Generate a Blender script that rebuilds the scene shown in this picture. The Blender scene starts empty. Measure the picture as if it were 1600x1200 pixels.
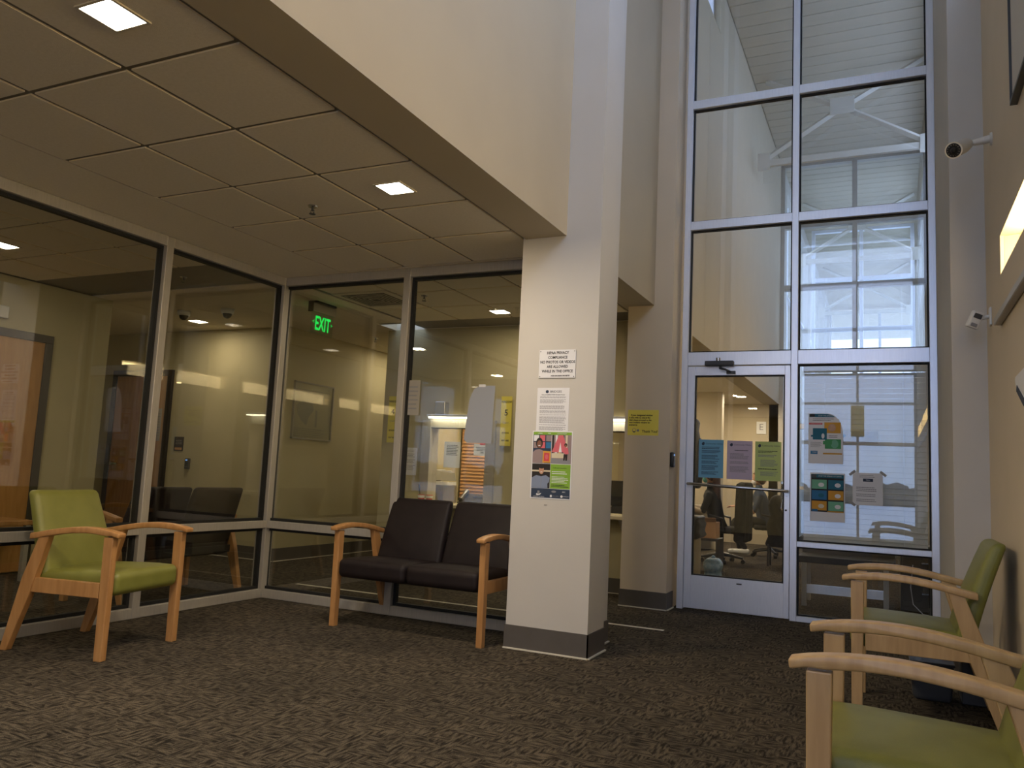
import bpy, bmesh, math, random
from mathutils import Vector, Matrix, Euler
random.seed(7)
S = bpy.context.scene
C = S.collection
PI = math.pi

# ------------------------------------------------------------------ camera
def cam_axes(yaw, pit, rol):
    f = Vector((math.sin(yaw)*math.cos(pit), math.cos(yaw)*math.cos(pit), math.sin(pit)))
    r = Vector((math.cos(yaw), -math.sin(yaw), 0)); u = r.cross(f)
    r2 = r*math.cos(rol) + u*math.sin(rol); u2 = -r*math.sin(rol) + u*math.cos(rol)
    return r2, u2, f
cd = bpy.data.cameras.new('camera'); cam = bpy.data.objects.new('camera', cd); C.objects.link(cam)
r_, u_, f_ = cam_axes(-.4430, .1127, .0471)
M = Matrix.Identity(4)
for i in range(3):
    M[i][0] = r_[i]; M[i][1] = u_[i]; M[i][2] = -f_[i]
M[0][3], M[1][3], M[2][3] = 0, 0, 1.088
cam.matrix_world = M
cd.sensor_width = 36; cd.lens = 36*1253.7/1600; cd.clip_start = .05; cd.clip_end = 300
S.camera = cam
# ------------------------------------------------------------------ world: bright overcast sky
W = bpy.data.worlds.new('sky'); S.world = W; W.use_nodes = True
nt = W.node_tree; nt.nodes.clear()
wo = nt.nodes.new('ShaderNodeOutputWorld'); bg = nt.nodes.new('ShaderNodeBackground')
tc = nt.nodes.new('ShaderNodeTexCoord'); sp = nt.nodes.new('ShaderNodeSeparateXYZ')
rp = nt.nodes.new('ShaderNodeValToRGB')
nz = nt.nodes.new('ShaderNodeTexNoise'); nz.inputs['Scale'].default_value = 2.5; nz.inputs['Detail'].default_value = 5
mxx = nt.nodes.new('ShaderNodeMixRGB'); mxx.inputs['Fac'].default_value = .25
nt.links.new(tc.outputs['Generated'], sp.inputs[0]); nt.links.new(sp.outputs['Z'], rp.inputs['Fac'])
nt.links.new(tc.outputs['Generated'], nz.inputs['Vector'])
rp.color_ramp.elements[0].position = 0.0; rp.color_ramp.elements[0].color = (.47, .59, .92, 1)
rp.color_ramp.elements[1].position = .5; rp.color_ramp.elements[1].color = (.56, .69, 1.0, 1)
nt.links.new(rp.outputs['Color'], mxx.inputs['Color1']); nt.links.new(nz.outputs['Color'], mxx.inputs['Color2'])
mxx.blend_type = 'SOFT_LIGHT'
nt.links.new(mxx.outputs[0], bg.inputs['Color']); bg.inputs['Strength'].default_value = 3.1
nt.links.new(bg.outputs[0], wo.inputs[0])
# ------------------------------------------------------------------ exposure
S.view_settings.view_transform = 'Standard'; S.view_settings.look = 'None'
S.view_settings.gamma = 1; S.view_settings.use_curve_mapping = False
S.view_settings.exposure = 0.38
S.cycles.use_denoising = True
S.cycles.max_bounces = 10; S.cycles.diffuse_bounces = 6; S.cycles.glossy_bounces = 5
S.cycles.transparent_max_bounces = 32; S.cycles.sample_clamp_indirect = 6
DOWNLIGHT_W = 21.0; SLOT_E = 20.0; SLOT_LENS = 11.0
# sky portals at the window openings (they only guide the sampling of the sky, they add no light)
def portal(loc, rot, sx, sy):
    l = bpy.data.lights.new('sky_portal', 'AREA'); l.shape = 'RECTANGLE'; l.size = sx; l.size_y = sy
    l.cycles.is_portal = True
    o = bpy.data.objects.new('sky_portal', l); C.objects.link(o); o.location = loc; o.rotation_euler = rot
portal((-.65, -5.3, 3.5), (PI/2, 0, 0), 2.4, 6.8)
portal((.75, .3, 5.65), (PI/2, 0, PI/2), 10.0, 2.4)

portal((.86, 11.65, 6.2), (PI/2, 0, PI/2), 7.4, 1.4)
# ------------------------------------------------------------------ materials
def principled(name, col, rough=.6, metal=0, spec=None):
    m = bpy.data.materials.new(name); m.use_nodes = True
    b = m.node_tree.nodes['Principled BSDF']
    b.inputs['Base Color'].default_value = (*col, 1); b.inputs['Roughness'].default_value = rough
    b.inputs['Metallic'].default_value = metal
    if spec is not None: b.inputs['Specular IOR Level'].default_value = spec
    return m
def noisy(name, c1, c2, scale, rough=.6, bump=0, detail=3, stretch=(1, 1, 1), metal=0, bscale=None, spec=None):
    m = principled(name, c1, rough, metal, spec); n = m.node_tree; b = n.nodes['Principled BSDF']
    t = n.nodes.new('ShaderNodeTexCoord'); mp = n.nodes.new('ShaderNodeMapping'); mp.inputs['Scale'].default_value = stretch
    z = n.nodes.new('ShaderNodeTexNoise'); z.inputs['Scale'].default_value = scale; z.inputs['Detail'].default_value = detail
    r = n.nodes.new('ShaderNodeValToRGB'); r.color_ramp.elements[0].color = (*c1, 1); r.color_ramp.elements[1].color = (*c2, 1)
    r.color_ramp.elements[0].position = .35; r.color_ramp.elements[1].position = .65
    n.links.new(t.outputs['Object'], mp.inputs[0]); n.links.new(mp.outputs[0], z.inputs['Vector'])
    n.links.new(z.outputs['Fac'], r.inputs[0]); n.links.new(r.outputs[0], b.inputs['Base Color'])
    if bump:
        z2 = z
        if bscale:
            z2 = n.nodes.new('ShaderNodeTexNoise'); z2.inputs['Scale'].default_value = bscale; z2.inputs['Detail'].default_value = 2
            n.links.new(mp.outputs[0], z2.inputs['Vector'])
        bp = n.nodes.new('ShaderNodeBump'); bp.inputs['Strength'].default_value = bump; bp.inputs['Distance'].default_value = .004
        n.links.new(z2.outputs['Fac'], bp.inputs['Height']); n.links.new(bp.outputs[0], b.inputs['Normal'])
    return m
def emit(name, col, s):
    m = bpy.data.materials.new(name); m.use_nodes = True; n = m.node_tree; n.nodes.clear()
    o = n.nodes.new('ShaderNodeOutputMaterial'); e = n.nodes.new('ShaderNodeEmission')
    e.inputs[0].default_value = (*col, 1); e.inputs[1].default_value = s; n.links.new(e.outputs[0], o.inputs[0]); return m
def glass_mat(name, tint, f0=.05):
    m = bpy.data.materials.new(name); m.use_nodes = True; n = m.node_tree; n.nodes.clear()
    o = n.nodes.new('ShaderNodeOutputMaterial'); tr = n.nodes.new('ShaderNodeBsdfTransparent'); gl = n.nodes.new('ShaderNodeBsdfGlossy')
    tr.inputs[0].default_value = (*tint, 1); gl.inputs['Roughness'].default_value = 0; gl.inputs['Color'].default_value = (1, 1, 1, 1)
    g = n.nodes.new('ShaderNodeNewGeometry'); d = n.nodes.new('ShaderNodeVectorMath'); d.operation = 'DOT_PRODUCT'
    n.links.new(g.outputs['Incoming'], d.inputs[0]); n.links.new(g.outputs['Normal'], d.inputs[1])
    a = n.nodes.new('ShaderNodeMath'); a.operation = 'ABSOLUTE'; n.links.new(d.outputs['Value'], a.inputs[0])
    s = n.nodes.new('ShaderNodeMath'); s.operation = 'SUBTRACT'; s.inputs[0].default_value = 1; n.links.new(a.outputs[0], s.inputs[1])
    p = n.nodes.new('ShaderNodeMath'); p.operation = 'POWER'; p.inputs[1].default_value = 5; n.links.new(s.outputs[0], p.inputs[0])
    q = n.nodes.new('ShaderNodeMath'); q.operation = 'MULTIPLY_ADD'; q.inputs[1].default_value = 1-f0; q.inputs[2].default_value = f0
    n.links.new(p.outputs[0], q.inputs[0])
    mx = n.nodes.new('ShaderNodeMixShader'); n.links.new(q.outputs[0], mx.inputs[0]); n.links.new(tr.outputs[0], mx.inputs[1]); n.links.new(gl.outputs[0], mx.inputs[2])
    n.links.new(mx.outputs[0], o.inputs[0]); return m
def carpet_mat():
    m = principled('carpet', (.04, .03, .025), .95, 0, .1); n = m.node_tree; b = n.nodes['Principled BSDF']
    t = n.nodes.new('ShaderNodeTexCoord')
    def nz(sc, stretch, det=2):
        mp = n.nodes.new('ShaderNodeMapping'); mp.inputs['Scale'].default_value = stretch
        z = n.nodes.new('ShaderNodeTexNoise'); z.inputs['Scale'].default_value = sc; z.inputs['Detail'].default_value = det
        n.links.new(t.outputs['Object'], mp.inputs[0]); n.links.new(mp.outputs[0], z.inputs['Vector']); return z.outputs['Fac']
    a = nz(1, (14, 75, 1)); c = nz(1, (75, 14, 1)); k = nz(9, (1, 1, 1), 0); g = nz(260, (1, 1, 1), 1); l = nz(1.3, (1, 1, 1), 2)
    th = n.nodes.new('ShaderNodeMath'); th.operation = 'GREATER_THAN'; th.inputs[1].default_value = .5; n.links.new(k, th.inputs[0])
    mx = n.nodes.new('ShaderNodeMix'); mx.data_type = 'FLOAT'
    n.links.new(th.outputs[0], mx.inputs[0]); n.links.new(a, mx.inputs[2]); n.links.new(c, mx.inputs[3])
    r = n.nodes.new('ShaderNodeValToRGB'); r.color_ramp.elements[0].position = .38; r.color_ramp.elements[1].position = .62
    r.color_ramp.elements[0].color = (.021, .0175, .0132, 1); r.color_ramp.elements[1].color = (.108, .090, .065, 1)
    n.links.new(mx.outputs[0], r.inputs[0])
    m1 = n.nodes.new('ShaderNodeMixRGB'); m1.blend_type = 'MULTIPLY'; m1.inputs[0].default_value = .8
    r2 = n.nodes.new('ShaderNodeValToRGB'); r2.color_ramp.elements[0].position = .3; r2.color_ramp.elements[1].position = .7
    r2.color_ramp.elements[0].color = (.35, .35, .35, 1); r2.color_ramp.elements[1].color = (1.5, 1.5, 1.5, 1)
    n.links.new(g, r2.inputs[0]); n.links.new(r.outputs[0], m1.inputs[1]); n.links.new(r2.outputs[0], m1.inputs[2])
    m2 = n.nodes.new('ShaderNodeMixRGB'); m2.blend_type = 'MULTIPLY'; m2.inputs[0].default_value = .5
    n.links.new(m1.outputs[0], m2.inputs[1])
    r3 = n.nodes.new('ShaderNodeValToRGB'); r3.color_ramp.elements[0].position = .35; r3.color_ramp.elements[1].position = .65
    r3.color_ramp.elements[0].color = (.6, .6, .6, 1); r3.color_ramp.elements[1].color = (1.3, 1.25, 1.2, 1)
    n.links.new(l, r3.inputs[0]); n.links.new(r3.outputs[0], m2.inputs[2])
    n.links.new(m2.outputs[0], b.inputs['Base Color'])
    bp = n.nodes.new('ShaderNodeBump'); bp.inputs['Strength'].default_value = .6; bp.inputs['Distance'].default_value = .004
    n.links.new(g, bp.inputs['Height']); n.links.new(bp.outputs[0], b.inputs['Normal'])
    return m
def wood_mat(name, c1, c2, rough=.35):
    return noisy(name, c1, c2, 6, rough, 0, 4, (5, 5, .7))
MT = dict(
    cream=noisy('cream_paint', (.46, .395, .285), (.475, .41, .295), 3, .75, .04, 2, bscale=240),
    white_wall=noisy('pale_paint', (.52, .495, .45), (.535, .51, .465), 3, .7, .04, 2, bscale=240),
    greige=noisy('greige_paint', (.58, .495, .37), (.60, .51, .385), 3, .75, .04, 2, bscale=240),
    backwall=noisy('khaki_paint', (.44, .39, .235), (.46, .405, .25), 3, .7, .04, 2, bscale=240),
    soffit=noisy('soffit_paint', (.50, .44, .33), (.51, .45, .34), 3, .8, .02, 2, bscale=240),
    tile=noisy('ceiling_tile_felt', (.74, .67, .54), (.78, .71, .58), 60, .95, .35, 4, bscale=220, spec=.1),
    tee=principled('tee_bar_paint', (.60, .54, .42), .5), groove_shade=principled('shaded_tee_bar', (.16, .14, .11), .6), tile_edge_lit=principled('tile_edge_lit', (.92, .80, .56), .7),  # grid tees darkened as if in shade, tile edges brightened as if catching light
    base=noisy('vinyl_baseboard', (.085, .074, .064), (.095, .083, .072), 8, .55),
    tape=principled('white_floor_tape', (.62, .58, .48), .6),
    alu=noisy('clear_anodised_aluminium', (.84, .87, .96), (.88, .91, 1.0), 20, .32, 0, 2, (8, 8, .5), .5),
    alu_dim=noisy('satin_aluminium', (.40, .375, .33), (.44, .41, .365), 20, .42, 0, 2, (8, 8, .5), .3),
    gasket=principled('black_gasket', (.006, .006, .006), .7),
    glass=glass_mat('storefront_glass', (.97, .985, .98), .062),
    glass_in=glass_mat('partition_glass', (.93, .94, .91), .075),
    carpet=carpet_mat(),
    maple=wood_mat('maple_wood', (.38, .185, .062), (.47, .245, .09)),
    maple_pale=wood_mat('pale_maple_wood', (.41, .265, .12), (.50, .335, .16)),
    door_wood=wood_mat('door_veneer', (.36, .17, .045), (.44, .22, .065), .4),
    darkbrown=principled('dark_brown_frame', (.028, .022, .020), .45),
    green=noisy('green_vinyl', (.165, .168, .030), (.190, .193, .038), 9, .42, .25, 3, bscale=350),
    black_vinyl=noisy('aubergine_vinyl', (.0105, .0065, .0068), (.014, .009, .009), 12, .55, .3, 3, bscale=350, spec=.25),
    black=principled('black_plastic', (.012, .012, .013), .4),
    darkgrey=principled('dark_grey_plastic', (.045, .047, .05), .5),
    slate=principled('slate_grey_plastic', (.05, .055, .065), .5),
    metal=principled('brushed_steel', (.55, .55, .55), .25, 1),
    white=principled('white_paper', (.72, .72, .74), .8),
    white_plastic=principled('white_plastic', (.66, .66, .64), .4),
    ink=principled('black_ink', (.015, .015, .018), .7),
    grey_ink=principled('grey_ink', (.22, .22, .24), .7),
    yellow=principled('yellow_paper', (.74, .64, .11), .8),
    blue_p=principled('blue_paper', (.16, .38, .54), .8),
    lilac=principled('lilac_paper', (.50, .42, .52), .8),
    lime_p=principled('lime_paper', (.46, .56, .20), .8),
    navy=principled('navy_print', (.02, .035, .07), .7), lime=principled('green_print', (.20, .38, .03), .7),
    teal=principled('teal_print', (.01, .13, .20), .7), gold=principled('amber_print', (.60, .30, .03), .7),
    grn=principled('mid_green_print', (.06, .30, .11), .7), mint=principled('mint_print', (.16, .42, .27), .7),
    blue=principled('blue_print', (.02, .15, .32), .7), red=principled('red_print', (.55, .05, .06), .6),
    rose=principled('rose_print', (.60, .12, .15), .7), skin=principled('skin_tone', (.50, .27, .17), .6),
    skin2=principled('brown_skin_tone', (.20, .085, .05), .6), hair=principled('dark_hair', (.014, .009, .008), .7),
    hair2=principled('auburn_hair', (.06, .022, .012), .7), blond=principled('light_brown_hair', (.16, .09, .05), .7),
    knit=principled('grey_rose_knit', (.28, .21, .21), .9), shirt=principled('grey_blue_shirt', (.20, .24, .34), .9),
    cloth=noisy('black_cloth', (.004, .004, .005), (.012, .012, .014), 14, .9, .5, 4), sleeve=principled('beige_sleeve', (.33, .26, .18), .9),
    mask=principled('teal_mask', (.12, .42, .36), .8), card=principled('cardboard', (.36, .20, .10), .8),
    bluebag=noisy('blue_plastic_bag', (.22, .36, .48), (.40, .52, .60), 30, .3, .8, 3),
    bin=principled('beige_bin', (.33, .28, .20), .6), grey_board=principled('grey_laminate', (.16, .145, .125), .5),
    blind=noisy('white_blind_slat', (.55, .54, .50), (.60, .59, .55), 8, .5), oak_blind=wood_mat('oak_blind_slat', (.42, .22, .09), (.50, .27, .12), .5),
    plank=noisy('painted_board', (.46, .41, .31), (.49, .435, .33), 2, .6), steel_white=principled('white_painted_steel', (.60, .57, .50), .5),
    laminate=principled('cream_laminate', (.60, .53, .38), .4), snow=principled('snow', (.7, .75, .85), .9),
    tree=noisy('bare_tree_mass', (.03, .028, .03), (.06, .05, .05), 5, .9), opal=emit('lamp_lens', (1, .93, .80), 22),
    slotlight=emit('warm_tube', (1, .72, .34), SLOT_E), slotlens=emit('warm_diffuser', (1, .74, .38), SLOT_LENS), exitg=emit('exit_green', (.02, 1, .12), .75), acrylic=glass_mat('clear_acrylic', (.9, .97, .92), .06),
    led=emit('blue_display', (.25, .45, .9), .6), cove_white=principled('cove_white', (.78, .72, .58), .7),
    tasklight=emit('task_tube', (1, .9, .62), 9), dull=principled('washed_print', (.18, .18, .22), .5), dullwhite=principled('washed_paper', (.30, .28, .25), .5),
)
def variant(src, name, fac):
    m = MT[src].copy(); m.name = name; return m

# ------------------------------------------------------------------ geometry helpers
def B(): return bmesh.new()
def box(bm, x0, x1, y0, y1, z0, z1, bev=0, seg=1):
    vs = [bm.verts.new(p) for p in ((x0,y0,z0),(x1,y0,z0),(x1,y1,z0),(x0,y1,z0),(x0,y0,z1),(x1,y0,z1),(x1,y1,z1),(x0,y1,z1))]
    fs = [bm.faces.new([vs[i] for i in f]) for f in ((0,3,2,1),(4,5,6,7),(0,1,5,4),(1,2,6,5),(2,3,7,6),(3,0,4,7))]
    if bev:
        es = list({e for f in fs for e in f.edges})
        bmesh.ops.bevel(bm, geom=es, offset=bev, segments=seg, affect='EDGES', profile=.5)
    return bm
def prism(bm, pts, a0, a1, axis='x', bev=0, seg=2):
    def mk(p, a):
        if axis == 'x': return (a, p[0], p[1])
        if axis == 'y': return (p[0], a, p[1])
        return (p[0], p[1], a)
    A = [bm.verts.new(mk(p, a0)) for p in pts]; Bv = [bm.verts.new(mk(p, a1)) for p in pts]
    n = len(pts); fs = [bm.faces.new(A[::-1]), bm.faces.new(Bv)]
    for i in range(n): fs.append(bm.faces.new((A[i], A[(i+1) % n], Bv[(i+1) % n], Bv[i])))
    bmesh.ops.recalc_face_normals(bm, faces=fs)
    if bev:
        es = list({e for f in fs for e in f.edges})
        bmesh.ops.bevel(bm, geom=es, offset=bev, segments=seg, affect='EDGES', profile=.5)
    return bm
def cyl(bm, p0, p1, r0, r1=None, n=16):
    r1 = r0 if r1 is None else r1
    p0 = Vector(p0); p1 = Vector(p1); d = (p1-p0); L = d.length
    q = d.to_track_quat('Z', 'Y').to_matrix().to_4x4(); q.translation = (p0+p1)/2
    bmesh.ops.create_cone(bm, cap_ends=True, segments=n, radius1=r0, radius2=max(r1, 1e-4), depth=L, matrix=q); return bm
def tube(bm, pts, r, n=10):
    pts = [Vector(p) for p in pts]; rings = []
    for i, p in enumerate(pts):
        a = pts[max(0, i-1)]; b = pts[min(len(pts)-1, i+1)]; q = (b-a).to_track_quat('Z', 'Y')
        rr = r[i] if isinstance(r, (list, tuple)) else r
        rings.append([bm.verts.new(p + q @ Vector((rr*math.cos(2*PI*k/n), rr*math.sin(2*PI*k/n), 0))) for k in range(n)])
    for a, b in zip(rings, rings[1:]):
        for k in range(n): bm.faces.new((a[k], a[(k+1) % n], b[(k+1) % n], b[k]))
    bm.faces.new(rings[0][::-1]); bm.faces.new(rings[-1]); return bm
def rbox(bm, hx, hy, hz, r, f=None, n=5, m=6):
    """rounded cushion of half sizes hx hy hz, optional deform f"""
    def coords(h):
        c = [-h + r*(1-math.cos(PI/2*i/n)) for i in range(n)]
        mid = [-(h-r) + 2*(h-r)*i/m for i in range(m+1)]
        return c + mid + [-v for v in c[::-1]]
    X, Y, Z = coords(hx), coords(hy), coords(hz); vd = {}
    def v(i, j, k):
        key = (i, j, k)
        if key not in vd:
            p = Vector((X[i], Y[j], Z[k])); q = Vector((max(-(hx-r), min(hx-r, p.x)), max(-(hy-r), min(hy-r, p.y)), max(-(hz-r), min(hz-r, p.z))))
            d = p-q
            if d.length > 1e-9: p = q + d.normalized()*r
            vd[key] = bm.verts.new(f(p) if f else p)
        return vd[key]
    a, b, c = len(X)-1, len(Y)-1, len(Z)-1
    for i in range(a):
        for j in range(b):
            bm.faces.new((v(i,j,0), v(i,j+1,0), v(i+1,j+1,0), v(i+1,j,0))); bm.faces.new((v(i,j,c), v(i+1,j,c), v(i+1,j+1,c), v(i,j+1,c)))
        for k in range(c):
            bm.faces.new((v(i,0,k), v(i+1,0,k), v(i+1,0,k+1), v(i,0,k+1))); bm.faces.new((v(i,b,k), v(i,b,k+1), v(i+1,b,k+1), v(i+1,b,k)))
    for j in range(b):
        for k in range(c):
            bm.faces.new((v(0,j,k), v(0,j,k+1), v(0,j+1,k+1), v(0,j+1,k))); bm.faces.new((v(a,j,k), v(a,j+1,k), v(a,j+1,k+1), v(a,j,k+1)))
    return bm
def sphere(bm, c, rx, ry=None, rz=None, u=16, v=10):
    ry = ry or rx; rz = rz or rx
    bmesh.ops.create_uvsphere(bm, u_segments=u, v_segments=v, radius=1, matrix=Matrix.Translation(c) @ Matrix.Diagonal((rx, ry, rz, 1))); return bm
def mesh(name, bm, mat, smooth=False):
    me = bpy.data.meshes.new(name); bm.to_mesh(me); bm.free()
    for m in (mat if isinstance(mat, (list, tuple)) else [mat]): me.materials.append(MT[m] if isinstance(m, str) else m)
    if smooth:
        for p in me.polygons: p.use_smooth = True
    return me
def obj(name, bm, mat, parent=None, smooth=False, loc=None, rot=None):
    me = bm if isinstance(bm, bpy.types.Mesh) else mesh(name, bm, mat, smooth)
    o = bpy.data.objects.new(name, me); C.objects.link(o)
    if parent: o.parent = parent
    if loc: o.location = loc
    if rot: o.rotation_euler = rot
    return o
def smooth_by_angle(o, a=40):
    for p in o.data.polygons: p.use_smooth = True
    try: o.data.set_sharp_from_angle(angle=math.radians(a))
    except Exception: pass
    return o
def thing(name, label, cat, loc=(0, 0, 0), rot=(0, 0, 0), group=None):
    o = bpy.data.objects.new(name, None); C.objects.link(o); o.location = loc; o.rotation_euler = rot; o.empty_display_size = .1
    o['label'] = label; o['category'] = cat
    if group: o['group'] = group
    return o
def tag(o, label, cat, group=None, kind=None):
    o['label'] = label; o['category'] = cat
    if group: o['group'] = group
    if kind: o['kind'] = kind
    return o
def struct(name, label, cat, bm=None, mat=None, loc=(0, 0, 0), rot=(0, 0, 0)):
    if bm is None: o = bpy.data.objects.new(name, None); C.objects.link(o); o.empty_display_size = .1
    else: o = obj(name, bm, mat)
    o.location = loc; o.rotation_euler = rot
    o['kind'] = 'structure'; o['label'] = label; o['category'] = cat
    return o
def dup(root, loc, rot, label=None, group=None):
    r = root.copy(); C.objects.link(r); r.location = loc; r.rotation_euler = rot
    if label: r['label'] = label
    if group: r['group'] = group
    for ch in list(root.children):
        c = ch.copy(); C.objects.link(c); c.parent = r
        for g in list(ch.children):
            d = g.copy(); C.objects.link(d); d.parent = c
    return r
def bx(*a, **k): return box(B(), *a, **k)
FACE_NEG_Y = (PI/2, 0, 0); FACE_NEG_X = (PI/2, 0, -PI/2); FACE_POS_X = (PI/2, 0, PI/2); FACE_POS_Y = (PI/2, 0, PI)

# ------------------------------------------------------------------ text and sheets (local x right, y up, z out of the sheet)
def text(parent, body, x, y, size, mat='ink', align='CENTER', z=.0012, bold=0, name='lettering', sx=1, spacing=1):
    cu = bpy.data.curves.new(name, 'FONT'); cu.body = body; cu.size = size; cu.align_x = align; cu.align_y = 'CENTER'
    cu.offset = bold; cu.extrude = .0002; cu.resolution_u = 2; cu.space_line = spacing
    cu.materials.append(MT[mat]); oc = bpy.data.objects.new('tmp_text', cu); C.objects.link(oc)
    me = bpy.data.meshes.new_from_object(oc); bpy.data.objects.remove(oc); bpy.data.curves.remove(cu)
    if not me.materials: me.materials.append(MT[mat])
    o = bpy.data.objects.new(name, me); C.objects.link(o); o.parent = parent
    o.location = (x, y, z); o.scale = (sx, 1, 1); return o
def lines(parent, x0, x1, y0, y1, n, mat='grey_ink', h=.35, name='printed_lines', ragged=.25, gap=(), z=.0008):
    bm = B(); dy = (y1-y0)/n
    for i in range(n):
        if i in gap: continue
        yc = y1 - dy*(i+.5); x = x0
        xe = x1 - (x1-x0)*random.random()*ragged
        while x < xe:
            w = random.uniform(.006, .02)*(x1-x0)/.18; e = min(x+w, xe)
            box(bm, x, e, yc-dy*h/2, yc+dy*h/2, z-.0004, z+.0002); x = e + (x1-x0)*.014
    o = obj(name, bm, mat, parent); o['kind'] = 'stuff'; return o
def patch(parent, x0, x1, y0, y1, mat, name='print_block', z=.001):
    return obj(name, bx(x0, x1, y0, y1, z-.0006, z+.0001), mat, parent)
def poly(parent, pts, mat, name='print_shape', z=.0014, t=.0003):
    return obj(name, prism(B(), pts, z-t, z, 'z'), mat, parent)
def ell(cx, cy, rx, ry, n=20, a0=0, a1=2*PI): return [(cx+rx*math.cos(a0+(a1-a0)*i/n), cy+ry*math.sin(a0+(a1-a0)*i/n)) for i in range(n)]
def sheet(name, label, cat, w, h, mat, loc, rot, group=None, t=.0006, part='paper', outline=None):
    o = thing(name, label, cat, loc, rot, group)
    bm = B()
    if outline: prism(bm, outline, 0, t, 'z')
    else: box(bm, -w/2, w/2, -h/2, h/2, 0, t)
    obj(part, bm, mat, o); return o

# ================================================================== THE SETTING
HC = 2.666   # low ceiling
TALL = 7.4
GX, GY, T = -2.2162, 2.1276, .61
struct('floor', 'dark brown patterned carpet running through the lobby', 'floor', bx(-9.6, 1.2, -5.4, 36.2, -.12, 0), 'carpet')
# tall hall ceiling with painted boards
hc = struct('ceiling', 'high cream ceiling of painted boards over the tall hall', 'ceiling', bx(-2.4, 1.0, -5.4, 36.2, TALL+.02, TALL+.2), 'soffit')
pm = mesh('board', bx(-1.225, 1.225, -.134, .134, -.012, .008, bev=.006), 'plank')
y = -5.2
while y < 24:
    obj('board', pm, None, hc, loc=(-.68, y+.14, TALL+.012)); y += .28
# suspended ceilings
def tile_mesh(w, d, g=.0135):
    bm = bx(-w/2+g, w/2-g, -d/2+g, d/2-g, 0, .009)
    bm.normal_update()
    for f in bm.faces: f.material_index = 1 if abs(f.normal.z) < .5 else 0
    return mesh('ceiling_tile', bm, ['tile', 'tile_edge_lit'])  # side faces get the painted highlight colour
tm = tile_mesh(T, T)
def tiled(name, label, xs, ys, x0, x1, y0, y1):
    """xs, ys = tile edges; border panels fill up to x0..x1, y0..y1"""
    c = struct(name, label, 'ceiling', bx(x0, x1, y0, y1, HC+.008, HC+.15), 'groove_shade')
    for i in range(len(xs)-1):
        for j in range(len(ys)-1):
            w = xs[i+1]-xs[i]; d = ys[j+1]-ys[j]
            if abs(w-T) < .003 and abs(d-T) < .003: me = tm
            else: me = tile_mesh(w, d)
            obj('ceiling_tile', me, None, c, loc=((xs[i]+xs[i+1])/2, (ys[j]+ys[j+1])/2, HC))
    return c
ys = [GY+T*k for k in range(-11, 6)]
xs = [GX-T*k for k in range(3, -1, -1)]
lc = tiled('ceiling_lobby', 'low grid ceiling of square tiles over the lobby seating', xs, ys, -4.72, -2.2, -5.0, 5.3)
obj('border_panel', bx(-4.70, xs[0]-.004, -5.0, 5.25, HC+.001, HC+.013), 'tile', lc)
obj('border_panel', bx(xs[0], -2.2, ys[-1]+.01, 5.25, HC+.001, HC+.013), 'tile', lc)
rc = tiled('ceiling_reception', 'low grid ceiling of square tiles beyond the far glass partition', [-4.66+T*k for k in range(5)], [5.36+T*k for k in range(4)], -4.72, -1.93, 5.25, 7.6)
obj('border_panel', bx(-2.2, -1.93, 5.3, 7.6, HC-.002, HC+.013), 'soffit', rc)
wc = tiled('ceiling_side', 'grid ceiling over the room behind the left glass partition', [-7.16+T*k for k in range(5)], [-1.4+T*k for k in range(11)], -9.5, -4.72, -5.0, 7.3)
obj('border_panel', bx(-9.4, -4.72, 5.33, 7.2, HC, HC+.013), 'tile', wc)
struct('ceiling_corridor', 'plain ceiling over the side corridor', 'ceiling', bx(-6.4, -5.1, 7.2, 12.2, HC, HC+.15), 'tile')
struct('ceiling_office', 'low ceiling over the office desks', 'ceiling', bx(-5.2, -1.93, 7.6, 16.2, HC, HC+.15), 'tile')
# tall left wall above the openings (a deep bulkhead) in one long run
struct('wall_left_upper', 'tall cream wall above the low lobby ceiling', 'wall', bx(-2.2, -1.91, -5.0, 7.8, HC-.006, TALL+.02), 'cream')
bm = B(); box(bm, -2.2, -1.91, 9.7, 16.0, HC-.006, TALL+.02); box(bm, -2.2, -1.91, 7.8, 9.7, HC-.006, 6.75); box(bm, -2.2, -1.91, 7.8, 9.7, 7.33, TALL+.02)
struct('wall_left_office', 'tall cream wall over the office with a high clerestory opening', 'wall', bm, 'cream')
# column standing at the end of the lobby bulkhead, stepped in plan
bm = B(); box(bm, -2.22, -1.67, 4.754, 5.06, 0, TALL+.02); 
cw = struct('wall_column', 'white column with posted notices at the end of the lobby bulkhead', 'column', bm, 'white_wall')
obj('stepped_return', bx(-2.219, -1.74, 5.06, 5.34, 0, TALL+.02), 'white_wall', cw)
bm = B(); box(bm, -2.15, -1.74, 6.93, 7.26, 0, TALL+.02)
struct('wall_pier', 'greige pier between the reception opening and the glass door', 'column', bm, 'greige')
struct('wall_pier_return', 'short wall tying the pier to the reception window wall', 'wall', bx(-2.0, -1.745, 7.26, 7.74, 0, HC), 'greige')
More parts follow.
